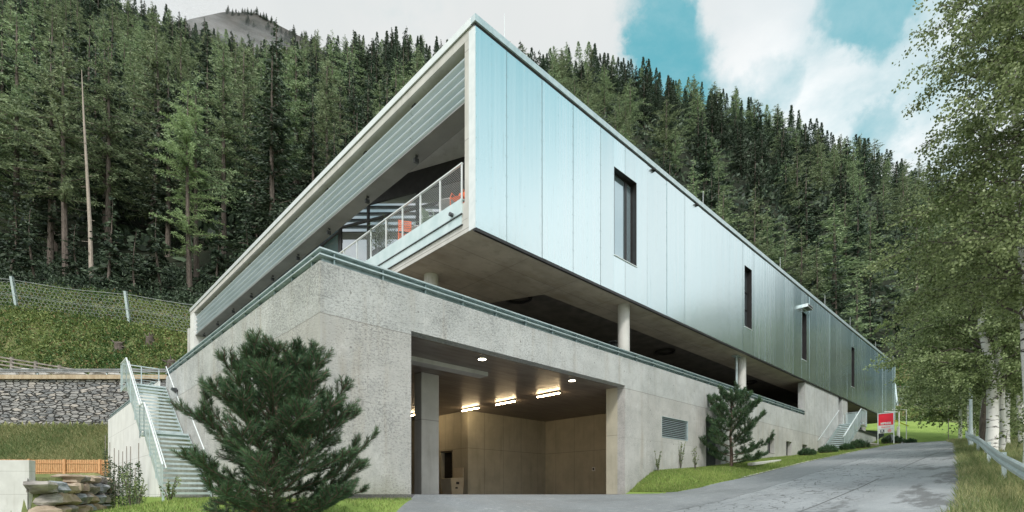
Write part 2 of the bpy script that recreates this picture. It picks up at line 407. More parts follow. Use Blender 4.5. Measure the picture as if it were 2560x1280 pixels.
BARK = varied('conifer_bark', (0.07,0.055,0.045), (0.16,0.13,0.11), 0.9, 4, stretch=(3,3,0.6), bs=0.6, bscale=8, bdist=0.03)
PALEBARK = varied('bare_trunk_bark', (0.30,0.25,0.21), (0.42,0.36,0.31), 0.9, 4, stretch=(3,3,0.6), bs=0.4)
PINEBARK = varied('pine_bark', (0.07,0.05,0.04), (0.15,0.10,0.075), 0.9, 12, bs=0.5)
def m_birch():
    m, t, b = mat('birch_bark', rough=0.7)
    co = objco(t, (1, 1, 5)); n_ = noise(t, co, 2.2, 5, 0.65)
    c = mixc(t, sstep(t, n_, 0.56, 0.62), (0.72, 0.71, 0.68), (0.05, 0.045, 0.04))
    n2_ = noise(t, objco(t, (2, 2, 1)), 1.4, 4, 0.7)
    c = mixc(t, sstep(t, n2_, 0.60, 0.68), c, (0.06, 0.05, 0.045))
    L(t, c, b.inputs['Base Color']); bump(t, b, n_, 0.4, 0.02)
    return m
BIRCHB = m_birch()
TWIG = varied('dark_twig_bark', (0.06,0.05,0.045), (0.12,0.10,0.085), 0.9, 10)
def m_ground(name, cs, scale=0.6, fine=14, bs=0.5):
    m, t, b = mat(name, rough=0.95, spec=0.15)
    co = objco(t); a = noise(t, co, scale, 6, 0.65); f = noise(t, co, fine, 4, 0.7)
    c = mixc(t, sstep(t, a, 0.35, 0.65), cs[0], cs[1])
    c = mixc(t, sstep(t, f, 0.45, 0.7, 0, 0.7), c, cs[2])
    L(t, c, b.inputs['Base Color']); bump(t, b, f, bs, 0.08)
    return m
LAWN = m_ground('lawn_turf', ((0.15,0.23,0.05), (0.22,0.31,0.075), (0.28,0.34,0.11)), 0.5, 25)
MEADOW = m_ground('meadow_ground', ((0.13,0.16,0.06), (0.26,0.25,0.12), (0.08,0.11,0.04)), 0.35, 6)
HILLM = m_ground('scrub_hillside', ((0.10,0.12,0.045), (0.19,0.17,0.085), (0.06,0.08,0.03)), 0.25, 3)
FLOORM = m_ground('forest_floor', ((0.012,0.017,0.010), (0.025,0.030,0.018), (0.016,0.014,0.010)), 0.12, 1.5)
VALLEY = m_ground('valley_forest_slope', ((0.016,0.038,0.044), (0.036,0.066,0.070), (0.012,0.024,0.026)), 0.04, 0.3)
VERGE = m_ground('verge_ground', ((0.28,0.27,0.17), (0.14,0.18,0.07), (0.38,0.35,0.25)), 0.8, 14)
def m_asphalt():
    m, t, b = mat('asphalt', rough=0.6, spec=0.45)
    co = objco(t); sp = N(t, 'ShaderNodeSeparateXYZ'); L(t, co, sp.inputs[0])
    big = noise(t, co, 0.28, 4, 0.6); fine = noise(t, co, 60, 3, 0.8)
    edge = mth(t, 'ADD', sp.outputs[1], mth(t, 'MULTIPLY', noise(t, co, 0.5, 3), 0.5))
    old = sstep(t, edge, -4.87, -4.91)
    cn = mixc(t, sstep(t, big, 0.3, 0.7), (0.10,0.113,0.123), (0.165,0.183,0.195))
    cold = mixc(t, sstep(t, big, 0.3, 0.7), (0.16,0.178,0.192), (0.25,0.273,0.29))
    c = mixc(t, old, cn, cold)
    c = mixc(t, sstep(t, fine, 0.35, 0.75, 0, 0.55), c, (0.40, 0.41, 0.41))
    c = mixc(t, sstep(t, noise(t, objco(t, (0.25, 1.2, 0)), 1.2, 5, 0.7), 0.42, 0.7, 0, 0.25), c, (0.10, 0.105, 0.11))
    c = mixc(t, sstep(t, noise(t, co, 4, 6, 0.8), 0.5, 0.75, 0, 0.45), c, (0.42, 0.43, 0.43))
    fd = noise(t, co, 35, 3, 0.8)
    c = mixc(t, sstep(t, fd, 0.6, 0.8, 0, 0.5), c, (0.06, 0.06, 0.06))
    # cracks : warped voronoi edges, only in the old lane and in patches
    wv = N(t, 'ShaderNodeTexNoise'); wv.inputs['Scale'].default_value = 1.3; wv.inputs['Detail'].default_value = 4; L(t, co, wv.inputs['Vector'])
    ad = N(t, 'ShaderNodeVectorMath', operation='MULTIPLY_ADD'); L(t, wv.outputs['Color'], ad.inputs[0]); ad.inputs[1].default_value = (0.9,0.9,0); L(t, objco(t, (0.7,1.25,0)), ad.inputs[2])
    vo = N(t, 'ShaderNodeTexVoronoi', feature='DISTANCE_TO_EDGE'); vo.inputs['Scale'].default_value = 2.9; L(t, ad.outputs[0], vo.inputs['Vector'])
    ck = sstep(t, vo.outputs['Distance'], 0.045, 0.012)
    pat = sstep(t, noise(t, co, 1.3, 6, 0.75), 0.45, 0.54)
    lane = sstep(t, edge, -8.6, -7.6)
    ck = mth(t, 'MULTIPLY', mth(t, 'MULTIPLY', ck, pat), mth(t, 'MULTIPLY', old, lane))
    # lane joint and new/old boundary
    b1 = sstep(t, mth(t, 'ABSOLUTE', mth(t, 'ADD', edge, 4.92)), 0.035, 0.012)
    b2 = mth(t, 'MULTIPLY', sstep(t, mth(t, 'ABSOLUTE', mth(t, 'ADD', sp.outputs[1], 7.75)), 0.03, 0.012), sstep(t, noise(t, co, 0.35, 2), 0.40, 0.46))
    tot = mth(t, 'MAXIMUM', mth(t, 'MAXIMUM', ck, mth(t, 'MULTIPLY', b1, 0.7)), b2)
    c = mixc(t, mth(t, 'MULTIPLY', tot, 0.9), c, (0.035, 0.035, 0.035))
    # dark damp patches on the right side
    dp = noise(t, objco(t, (0.35, 0.9, 0)), 1.0, 6, 0.68)
    rgt = sstep(t, sp.outputs[1], -7.0, -8.6)
    dk = mth(t, 'MULTIPLY', sstep(t, dp, 0.51, 0.60), rgt)
    c = mixc(t, mth(t, 'MULTIPLY', dk, 0.62), c, (0.055, 0.055, 0.055))
    L(t, c, b.inputs['Base Color'])
    L(t, sstep(t, big, 0.3, 0.7, 0.5, 0.7), b.inputs['Roughness'])
    bump(t, b, mth(t, 'SUBTRACT', fine, tot), 0.3, 0.008)
    return m
ASPH = m_asphalt()
RAILW = varied('weathered_rail_steel', (0.16,0.17,0.17), (0.26,0.27,0.27), 0.55, 2, metal=0.3, bs=0.05)
def m_slate():
    """dry stone wall: flat irregular stones with dark joints"""
    m, t, b = mat('slate_stone', rough=0.85)
    c0 = objco(t, (0.95, 0.95, 3.0))
    wv = N(t, 'ShaderNodeTexNoise'); wv.inputs['Scale'].default_value = 1.6; wv.inputs['Detail'].default_value = 3; L(t, c0, wv.inputs['Vector'])
    ad = N(t, 'ShaderNodeVectorMath', operation='MULTIPLY_ADD'); L(t, wv.outputs['Color'], ad.inputs[0]); ad.inputs[1].default_value = (0.35,0.35,0.35); L(t, c0, ad.inputs[2])
    vo = N(t, 'ShaderNodeTexVoronoi', feature='DISTANCE_TO_EDGE'); vo.inputs['Scale'].default_value = 1.75; vo.inputs['Randomness'].default_value = 0.8; L(t, ad.outputs[0], vo.inputs['Vector'])
    vc = N(t, 'ShaderNodeTexVoronoi'); vc.inputs['Scale'].default_value = 1.75; vc.inputs['Randomness'].default_value = 0.8; L(t, ad.outputs[0], vc.inputs['Vector'])
    s2 = N(t, 'ShaderNodeSeparateColor'); L(t, vc.outputs['Color'], s2.inputs[0])
    c = mixc(t, s2.outputs[0], (0.085,0.095,0.105), (0.33,0.315,0.30))
    c = mixc(t, sstep(t, s2.outputs[1], 0.75, 0.8, 0, 0.6), c, (0.50,0.44,0.38))
    c = mixc(t, sstep(t, noise(t, c0, 6, 5, 0.7), 0.4, 0.7, 0, 0.55), c, (0.50,0.50,0.49))
    c = mixc(t, sstep(t, vo.outputs['Distance'], 0.085, 0.02), c, (0.022,0.02,0.018))
    L(t, c, b.inputs['Base Color'])
    bump(t, b, mth(t, 'ADD', mth(t, 'MULTIPLY', sstep(t, vo.outputs['Distance'], 0.0, 0.12), 1.0), mth(t, 'MULTIPLY', noise(t, c0, 8, 4), 0.3)), 1.0, 0.15)
    return m
SLATE = m_slate()
BOULD = varied('boulder_stone', (0.14,0.13,0.125), (0.40,0.37,0.33), 0.85, 1.1, stretch=(1,1,2), bs=0.8, bscale=3, detail=8, bdist=0.1)
WOOD = varied('larch_wood', (0.42,0.20,0.08), (0.62,0.36,0.18), 0.7, 4, stretch=(6,6,0.8), bs=0.2)
GREYW = varied('weathered_wood', (0.16,0.14,0.12), (0.30,0.27,0.24), 0.85, 3, stretch=(1,1,1))
ORANGE = varied('orange_powder_coat', (0.80,0.13,0.03), (0.88,0.17,0.04), 0.4, 5, bs=0)
GREENP = varied('sage_green_powder_coat', (0.20,0.27,0.20), (0.26,0.33,0.25), 0.4, 5, bs=0)
GREYP = varied('grey_table_top', (0.42,0.40,0.41), (0.52,0.50,0.50), 0.5, 5, bs=0)
WHITEP = varied('white_paint', (0.78,0.78,0.77), (0.84,0.84,0.83), 0.5, 4, bs=0)
REDP = varied('red_sign_panel', (0.83,0.012,0.035), (0.87,0.018,0.045), 0.35, 2, bs=0)
NAVY = varied('navy_sign_ink', (0.01,0.025,0.045), (0.015,0.03,0.05), 0.4, 5, bs=0)
YELL = varied('yellow_paint', (0.72,0.66,0.06), (0.8,0.74,0.1), 0.5, 5, bs=0)
def m_emit(name, col, st):
    m, t, b = mat(name, col, 0.5); b.inputs['Emission Color'].default_value = (*col, 1); b.inputs['Emission Strength'].default_value = st
    return m
TUBE = m_emit('warm_tube', (1.0, 0.74, 0.42), 62)
SPOT = m_emit('warm_downlight', (1.0, 0.86, 0.62), 14)
BULB = m_emit('wall_lamp_bulb', (1.0, 0.72, 0.35), 25)

# ------------------------------------------------------------------ terrain
def sm(a, b, x):
    k = np.clip((x-a)/(b-a), 0, 1); return k*k*(3-2*k)
def road_z(s): return np.interp(s, [-200,-40,-9.6,-2,3.65,8,11.5,19.4,30,42,48,60,200], [-12,-3.6,-1.45,-0.85,-0.30,0.2,0.66,1.65,2.85,4.1,4.42,4.5,6.0])
AB_A, AB_B = (-27.4, 35.2), (-21.6, 23.6)
CRPX = [-700,-200,0,350,600,830,1000,1110,1340,1500,1700,1900,2100,2230,2560,3200,4500]
CRT  = [0.95,1.00,0.99,0.912,0.825,0.835,0.83,0.815,0.80,0.80,0.755,0.70,0.645,0.60,0.50,0.35,0.2]
def terrain(X, Y, foot=True):
    X = np.asarray(X, float); Y = np.asarray(Y, float)
    s = (X-CX)*RX+(Y-CY)*RY; t = (X-CX)*LX+(Y-CY)*LY
    rz = road_z(s)
    z0 = np.where(s < -2.1, -0.13, -0.015)
    w = sm(-6.5, -0.3, t)*(1-sm(7.2, 10, s))
    w = np.where(s < -4.55, sm(-6.5, 0.5, t), w)
    near = rz*(1-w)+z0*w
    B = np.interp(s, [7.6,9.6,14.3,21.2,29,49.4,60], [0,0.93,1.27,2.0,2.65,4.9,5.2])
    wb = sm(-2.9, -0.4, t)*sm(7.2, 8.6, s)
    near = near*(1-wb)+np.maximum(B, near)*wb
    # lawn falls away towards the boulder wall
    ax, ay = AB_A; bx, by = AB_B; LAB = np.hypot(bx-ax, by-ay)
    crd = ((bx-ax)*(Y-ay)-(by-ay)*(X-ax))/LAB; qq = ((X-ax)*(bx-ax)+(Y-ay)*(by-ay))/LAB**2
    near = near-np.where(s < -4.8, 1.55*sm(8.0, 0.6, crd)*sm(0.02, 0.55, qq), 0)
    Yp = np.maximum(Y, 1.0); u = X/Yp
    # left side : terraces
    ax, ay = AB_A; bx, by = AB_B
    cr = (bx-ax)*(Y-ay)-(by-ay)*(X-ax)          # sign tells the side
    cr = cr/np.hypot(bx-ax, by-ay)
    leftside = (cr < 0) & (s < -4.9) & (Y > 23.7)
    HL = np.interp(Y, [0,23,34.5,36,42.0,42.5,47,50,57,63,75], [0.2,0.75,1.15,1.5,5.6,9.25,9.6,12.5,19.8,24,35])
    HR = np.interp(Y, [0,46,60,72,82,88,96], [4.5,4.5,7.5,9.4,13.5,19,26])
    # slope up to the crest
    px = 1280+1300*u; Tg = np.interp(px, CRPX, CRT)
    Yc = 250.0
    kl = np.interp(Y, [75, Yc], [0, 1]); HLs = 35*(1-kl)+Tg*Yc*kl
    HLs = np.where(Y > Yc, Tg*Yc+(Y-Yc)*0.2*np.clip(Tg, 0, 1), HLs)
    kr = np.interp(Y, [96, Yc], [0, 1]); HRs = 26*(1-kr)+Tg*Yc*kr
    HRs = np.where(Y > Yc, Tg*Yc+(Y-Yc)*0.2*np.clip(Tg, 0, 1), HRs)
    HL = np.where(Y > 75, HLs, HL); HR = np.where(Y > 96, HRs, HR)
    HL = HL+np.interp(px, [-200,40,322,480], [3.8,2.5,0.9,0.0])*sm(46, 54, Y)*(1-sm(66, 95, Y))
    wr = sm(-0.25, 0.45, u)
    H = HL*(1-wr)+HR*wr
    z = near
    z = np.where(leftside & (Y < 46), HL, z)
    inl = (u < 0.2)
    wl = sm(44, 50, Y)
    far_left = np.where(Y > 34.8, H, near)
    z = np.where((s < -4.9) & (Y > 34.8), HL, z)
    z = np.where(s >= -4.9, near*(1-sm(46, 52, Y))+H*sm(46, 52, Y), z)
    behind = (t > 34.8) & (s > -4.9) & (Y > 36) & (u < 0.3)
    z = np.where(behind, H, z)
    if foot:
        z = np.where((s > -4.45) & (s < 57.5) & (t > 0.12) & (t < 34.6) & ~((s > 49.2) & (t < 33)), -0.5, z)
        z = np.where((s > -4.45) & (s < 57.5) & (t > 0.12) & (t < 34.6) & (s > 49.2), np.minimum(z, 5.0), z)
    # low swells
    z = z + np.where(Y > 50, 1.0, 0.0)*(0.8*np.sin(X*0.13+1.3)*np.cos(Y*0.11)+0.5*np.sin(X*0.31+Y*0.27))*sm(50, 70, Y)
    # valley side far to the right
    vx = X*0.93-Y*0.05
    z = np.where(X > 90, z+np.clip(vx-110, 0, 170)*(0.20+0.36*sm(0.25, 0.55, Y/np.maximum(X, 1)))*sm(0.95, 1.5, np.where(Y < 1, 5, X/Yp)), z)
    return z
def tz(x, y): return float(terrain(np.array([x]), np.array([y]))[0])
def axis_lines(*segs):
    out = []
    for a, b, n in segs: out += list(np.linspace(a, b, n, endpoint=False))
    out.append(segs[-1][1]); return np.array(sorted(set(np.round(out, 4))))
sl = axis_lines((-1100,-300,14), (-300,-80,30), (-80,-24,56), (-24,-4.9,55), (-4.9,-4.45,3), (-4.45,7.6,26), (7.6,14,16), (14,57.5,50), (57.5,120,50), (120,300,40), (300,1200,16))
tl = axis_lines((-900,-200,10), (-200,-40,20), (-40,-14,18), (-14,-3,26), (-3,0.0,12), (0.0,0.24,2), (0.24,20,30), (20,60,90), (60,110,70), (110,320,80), (320,1200,16))
SS, TT = np.meshgrid(sl, tl, indexing='ij')
XX = CX+RX*SS+LX*TT; YY = CY+RY*SS+LY*TT
ZZ = terrain(XX, YY)
ni, nj = SS.shape
idx = np.arange(ni*nj).reshape(ni, nj)
Fq = np.stack([idx[:-1,:-1], idx[1:,:-1], idx[1:,1:], idx[:-1,1:]], -1).reshape(-1, 4)
Vt = np.stack([XX, YY, ZZ], -1).reshape(-1, 3)
fc = Vt[Fq].mean(1); fs = (fc[:,0]-CX)*RX+(fc[:,1]-CY)*RY; ft = (fc[:,0]-CX)*LX+(fc[:,1]-CY)*LY
fu = fc[:,0]/np.maximum(fc[:,1], 1)
def verge_t(s): return np.interp(s, [-30,3.6,9.5,33.7,45,60], [-11.2,-10.65,-10.1,-7.5,-5.4,2])
cls = np.full(len(Fq), 0)                                        # 0 lawn
cls[(fc[:,1] > 34.8) & (fu < 0.3)] = 1                            # meadow / hillside left
cls[(fc[:,1] > 42.3) & (fu < 0.3)] = 2
cls[(fc[:,1] > 72.5) & (fu >= 0.3)] = 2
crf = ((AB_B[0]-AB_A[0])*(fc[:,1]-AB_A[1])-(AB_B[1]-AB_A[1])*(fc[:,0]-AB_A[0]))
cls[(crf < 0) & (fs < -4.9) & (fc[:,1] <= 42.3)] = 1
cls[((fc[:,1] > 58) & (fu < 0.3)) | (fc[:,1] > 90)] = 3
cls[(ft < verge_t(fs)-0.2) & (fs < 42) & (fc[:,1] < 48)] = 4
cls[np.abs(fc[:,0]) > 170] = 3
cls[(fc[:,0] > 100) & (fc[:,1] < 330) & (fu > 0.98)] = 5
cls[(fc[:,1] < -5)] = 1
for c, nm, mt in ((0,'lawn',LAWN), (1,'meadow',MEADOW), (2,'hillside',HILLM), (3,'forest_floor',FLOORM), (4,'verge',VERGE), (5,'valley_slope',VALLEY)):
    fsel = Fq[cls == c]; used, inv = np.unique(fsel, return_inverse=True)
    o = np_mesh(nm, Vt[used], inv.reshape(fsel.shape), mt, smooth=True); tag(o, None, None, kind='structure')

# road sheet in its own (s,t) frame
def road_sheet(name, ss, lo, hi, nt_, mt, dz):
    o = None; V = []; F = []
    for i, s in enumerate(ss):
        a, b = lo(s), hi(s)
        for j in range(nt_+1):
            t_ = a+(b-a)*j/nt_; p = W(s, t_)
            V.append((s, t_, tz(p.x, p.y)+dz))
    n = nt_+1
    for i in range(len(ss)-1):
        for j in range(nt_): F.append((i*n+j, (i+1)*n+j, (i+1)*n+j+1, i*n+j+1))
    o = np_mesh(name, V, F, mt, smooth=True); o.location = (CX, CY, 0); o.rotation_euler = (0, 0, ANG)
    return tag(o, None, None, kind='structure')
def left_edge(s):
    return float(np.interp(s, [-30,-12,-6,-4.2,-3.07,-2.4,-2.13,7.66,7.72,8.0,8.8,10,11.5,19.4,42,47,52,58],
                           [-9.5,-7.5,-4.2,-2.6,-1.3,-0.5,0.0,0.0,-0.9,-2.0,-2.5,-2.8,-3.0,-3.05,-3.1,-2.2,0.5,5.0]))
rs = np.concatenate([np.arange(-30,-6,1.0), np.arange(-6,-2.13,0.3), [-2.13], np.arange(-2,7.66,0.5), [7.66,7.72,7.8,7.9,8.0,8.3], np.arange(8.8,58,0.6)])
road_sheet('road', rs, lambda s: float(verge_t(s)), left_edge, 26, ASPH, 0.012)

road_sheet('kerb_strip', np.arange(11.5, 41, 0.7), lambda s: left_edge(s)-0.04, lambda s: left_edge(s)+0.09, 1, SMOOTHC, 0.035)
# ------------------------------------------------------------------ BUILDING
bld = thing('commercial_building', 'large hillside building with glossy cantilevered metal box above rough concrete parking base', 'building', (CX, CY, 0), ANG)
def B(mb, name, m, **k): return mb.build(name, m, k.pop('parent', bld), **k)
# --- lower concrete wall
mb = MB()
GX0, GX1, GZ = -2.12, 7.66, 4.257
small_win = [(22.3,23.4), (25.4,26.4), (28.45,29.45)]
holes = [(GX0,GX1,-2,GZ), (10.4,12.7,2.44,3.35), (14.5,16.1,0.4,3.75)] + [(a,b,2.46,3.36) for a, b in small_win]
mb.wall(-4.55, 30.0, -1.2, 5.337, 0.0, 0.36, holes, cuts_a=[-4.19])
B(mb, 'front_wall', ROUGHC)
mb = MB(); mb.wall(30.0, 39.5, -0.2, 7.60, 0.0, 0.40, [(36.9,37.85,5.25,7.60)])
mb.wall(39.5, 49.4, 2.0, 5.42, 0.003, 0.36)
mb.box(29.0, 29.997, 0.002, 0.44, 5.34, 7.60)
B(mb, 'stair_wall', ROUGHC, label='tall concrete wall panel reaching up to the metal box')
mb = MB()
mb.wall(0.363, 16.4, -1.2, 5.335, -4.55, -4.19, axis='y')
mb.wall(19.6, 35.3, -1.2, 5.335, -4.55, -4.19, axis='y')
mb.wall(16.4, 19.6, -1.2, 4.66, -4.548, -4.192, axis='y')
side = B(mb, 'side_wall', ROUGHC)
mb = MB(); mb.box(0.3, 57.6, 34.9, 35.3, 0, 12.9); mb.box(-4.18, 0.297, 34.9, 35.3, 0, 5.3); mb.box(57.3, 57.7, 8, 34.9, 2, 7.6); B(mb, 'rear_wall', SMOOTHC)
# white smooth section of the side wall (thin cast skin, proud of the core)
mb = MB(); mb.box(-4.62, -4.553, 17.6, 35.35, -1.0, 5.337); B(mb, 'smooth_side_wall', WHITEC, label='smooth white end section of the side wall')
# --- coping rails
def coping(mb, pts):
    for (a, b, ax, sgn) in pts:
        # ax 'x' : rail along s at t=0 ; 'y': along t at s=-4.55 ; outward = -t or -s
        for z0, z1 in ((5.610,5.645), (5.475,5.505)):
            if ax == 'x': mb.box(a, b, -0.012, 0.15, z0, z1, 0)
            else: mb.box(-4.562, -4.40, a, b, z0, z1, 0)
        if ax == 'x': mb.box(a+0.1, b, 0.11, 0.125, 5.345, 5.61, 1)
        else: mb.box(-4.44, -4.425, a+0.1, b, 5.345, 5.61, 1)
        n = int((b-a)/1.25)
        for i in range(n+1):
            c = a+0.35+i*(b-a-0.5)/n
            if ax == 'x': mb.box(c, c+0.03, 0.02, 0.11, 5.337, 5.61, 2)
            else: mb.box(-4.53, -4.44, c, c+0.03, 5.337, 5.61, 2)
mb = MB(); coping(mb, [(-4.562, 29.0, 'x', 1)]); B(mb, 'parapet_rail', [GALV, RAILM, RAILM])
mb = MB(); coping(mb, [(0.15, 16.4, 'y', 1)]); coping(mb, [(19.6, 35.3, 'y', 1)]); B(mb, 'parapet_rail', [GALV, RAILM, RAILM])
mb = MB()
for z0 in (5.425, 5.58): mb.box(39.5, 49.45, -0.03, 0.16, z0, z0+0.06)
mb.box(39.55, 49.4, 0.06, 0.1, 5.48, 5.58); B(mb, 'parapet_rail', DARKM)
# --- deck slab + garage
mb = MB(); mb.box(-4.19, 57.3, 0.36, 34.9, 4.262, 4.66); B(mb, 'parking_deck', [DARKC])
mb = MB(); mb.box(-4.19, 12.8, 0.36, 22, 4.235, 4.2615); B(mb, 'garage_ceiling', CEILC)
mb = MB(); mb.box(-3.0, 2.3, 2.0, 2.45, 4.10, 4.2345); B(mb, 'ceiling_beam', SMOOTHC)
mb = MB(); mb.box(-4.18, 12.8, 0.0, 22, -0.4, 0.004); gf = B(mb, 'garage_floor', varied('garage_floor_asphalt', (0.10,0.095,0.10), (0.15,0.14,0.145), 0.5, 1.5))
mb = MB()
mb.box(12.8, 13.1, 0.36, 9.2, -0.3, 4.235)                     # right wall
mb.box(7.0, 12.8, 8.9, 9.2, -0.3, 4.235)                       # back wall
mb.wall(9.2, 22, -0.3, 4.235, 7.0, 7.3, [(10.21,11.16,-0.3,2.24)], axis='y')
mb.box(-4.19, 7.0, 21.7, 22, -0.3, 4.235)
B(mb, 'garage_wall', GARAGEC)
mb = MB(); mb.box(7.22, 7.27, 10.21, 11.16, 0, 2.24); mb.box(7.0, 7.03, 10.15, 10.205, 0, 2.30); mb.box(6.99, 7.03, 10.15, 11.22, 2.245, 2.3)
dr = B(mb, 'door', BLACK, label='black steel door at the back of the garage')
mb = MB(); mb.tube((7.19,10.35,1.05), (7.19,10.47,1.05), 0.012); B(mb, 'handle', GALV, parent=dr)
mb = MB(); mb.box(0.60, 1.34, 3.55, 4.0, -0.2, 4.235); B(mb, 'garage_column', SMOOTHC, bevel=0.02)
mb = MB(); mb.box(7.66, 8.05, 0.36, 0.9, -0.3, 4.235); B(mb, 'jamb_pier', GARAGEC)
# --- vent grille, door, small windows in the base
mb = MB()
mb.box(10.4, 12.7, 0.14, 0.16, 2.44, 3.35, 1)
for i in range(11):
    z = 2.47+i*0.079; mb.add([(10.42,0.02,z),(12.68,0.02,z),(12.68,0.10,z+0.05),(10.42,0.10,z+0.05),(10.42,0.02,z+0.012),(12.68,0.02,z+0.012),(12.68,0.10,z+0.062),(10.42,0.10,z+0.062)],
          [(0,1,2,3),(7,6,5,4),(0,4,5,1),(1,5,6,2),(2,6,7,3),(3,7,4,0)])
for a in (10.4, 12.675): mb.box(a, a+0.025, -0.01, 0.13, 2.44, 3.35)
mb.box(10.425, 12.675, -0.008, 0.13, 3.325, 3.35); mb.box(10.425, 12.675, -0.008, 0.13, 2.44, 2.462)
B(mb, 'vent_grille', [GALV, BLACK])
mb = MB(); mb.box(14.5, 16.1, 0.27, 0.32, 0.4, 3.75); mb.box(15.28,15.32,0.26,0.27,0.9,3.7); dd = B(mb, 'door', DARKM, label='dark recessed double door behind the smaller pine')
mb = MB(); mb.tube((15.2,0.22,2.1),(15.2,0.22,2.4),0.012); B(mb, 'handle', GALV, parent=dd)
for i, (a, b) in enumerate(small_win):
    mb = MB(); mb.wall(a, b, 2.46, 3.36, 0.25, 0.30, [(a+0.06,b-0.06,2.52,3.30)]); mb.box(a-0.01, b+0.01, -0.01, 0.25, 2.445, 2.459)
    f = B(mb, 'window', BLACK); mb = MB(); mb.box(a+0.06, b-0.06, 0.27, 0.28, 2.52, 3.30); B(mb, 'pane', GLASS, parent=f)
mb = MB(); mb.box(36.9, 37.85, 0.30, 0.34, 5.25, 7.6); dd = B(mb, 'door', DARKM, label='dark narrow door at the top of the outdoor steps')
mb = MB(); mb.tube((37.0,0.26,6.2),(37.0,0.26,6.5),0.012); B(mb, 'handle', GALV, parent=dd)
# --- round columns carrying the box
for (a, b, r) in ((8.33,0.52,0.24), (19.9,0.52,0.24), (46.9,0.6,0.30), (1.0,3.55,0.25), (12,9,0.24), (24,9,0.24), (8.9,10.5,0.22), (30,9,0.24)):
    mb = MB(); mb.tube((a,b,4.6), (a,b,7.68 if a != 8.9 else 7.9), r, n=28); B(mb, 'column', SMOOTHC, smooth=True)
mb = MB(); mb.tube((19.3,0.55,4.6),(19.3,0.55,7.60),0.07,n=12); mb.box(19.0,19.6,0.40,0.7,7.60,7.66); B(mb, 'downpipe', GALV)
mb = MB(); mb.tube((46.35,0.6,4.6),(46.35,0.6,7.60),0.09,n=12); B(mb, 'downpipe', DARKM)
mb = MB(); mb.box(9.3,9.42,1.6,1.72,4.6,6.6); mb.box(9.1,9.62,1.5,1.82,6.6,6.66); B(mb, 'vent_post', DARKM)
# --- box underside: slab with a recessed field (edge runs oblique on the left)
mb = MB()
ZB = 7.68
poly_out = [(0.02,0.02), (57.68,0.02), (57.68,33.0), (0.02,33.0)]
rec = [(5.12,1.96), (52,1.96), (52,30), (-0,30)]
rec[3] = (1.4,10.8)
mb.add([(*p, ZB) for p in poly_out]+[(*p, ZB) for p in (rec[0], rec[1], (52,30), (1.4,30), rec[3])],
       [(0,1,5,4),(1,2,6,5),(2,3,7,6),(3,0,8,7),(0,4,8)])
rp = [rec[0], rec[1], (52,30), (1.4,30), rec[3]]
for i in range(5):
    a, b = rp[i], rp[(i+1) % 5]
    mb.add([(*a,ZB),(*b,ZB),(*b,ZB+0.35),(*a,ZB+0.35)], [(3,2,1,0)])
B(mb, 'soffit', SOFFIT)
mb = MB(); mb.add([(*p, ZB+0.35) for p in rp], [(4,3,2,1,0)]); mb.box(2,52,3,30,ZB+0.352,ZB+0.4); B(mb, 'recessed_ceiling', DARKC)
for i in range(5):
    c = (5.1+11.45*i, 3.35); mb = MB()
    n = 36; rr = [(0.55,ZB+0.10),(0.55,ZB+0.0),(0.44,ZB+0.0),(0.44,ZB+0.10)]
    vs = [(c[0]+r*math.cos(2*math.pi*k/n), c[1]+r*math.sin(2*math.pi*k/n), z+0.18) for k in range(n) for r, z in rr]
    mb.add(vs, [(4*k+j, 4*k+(j+1) % 4, 4*((k+1) % n)+(j+1) % 4, 4*((k+1) % n)+j) for k in range(n) for j in range(4)])
    B(mb, 'ring_lamp', BLACK)
# --- box shell
ZT = 13.55
mb = MB(); mb.box(0.0, 57.68, 0.0, 33.0, 13.30, ZT); B(mb, 'roof_slab', SMOOTHC)
mb = MB(); mb.box(0.24, 57.7, 0.1, 32.9, ZT+0.001, ZT+0.02); B(mb, 'roof_covering', DARKM)
mb = MB(); mb.box(0.0, 57.6, 0.30, 32.9, ZB+0.41, 8.60); mb.box(0.0,57.6,0.03,0.30,ZB+0.005,8.6); mb.box(0,1.0,0.30,32.9,ZB+0.005,ZB+0.40); B(mb, 'floor_slab', SMOOTHC)
wins = [(6.84,8.37,9.09,12.43), (18.9,19.85,9.08,12.38), (28.2,29.1,9.0,12.15), (40.5,41.35,8.95,12.25)]
mb = MB(); mb.wall(0.003, 57.65, 8.60, 13.30, 0.02, 0.43, wins); mb.box(57.3,57.65,0.43,33.0,8.60,13.30); mb.box(0.003,57.3,32.65,33.0,8.60,13.30)
B(mb, 'box_wall', SMOOTHC)
mb = MB(); mb.box(-0.003, 1.2, 31.9, 32.997, 5.0, 13.30); B(mb, 'end_pier', WHITEC)
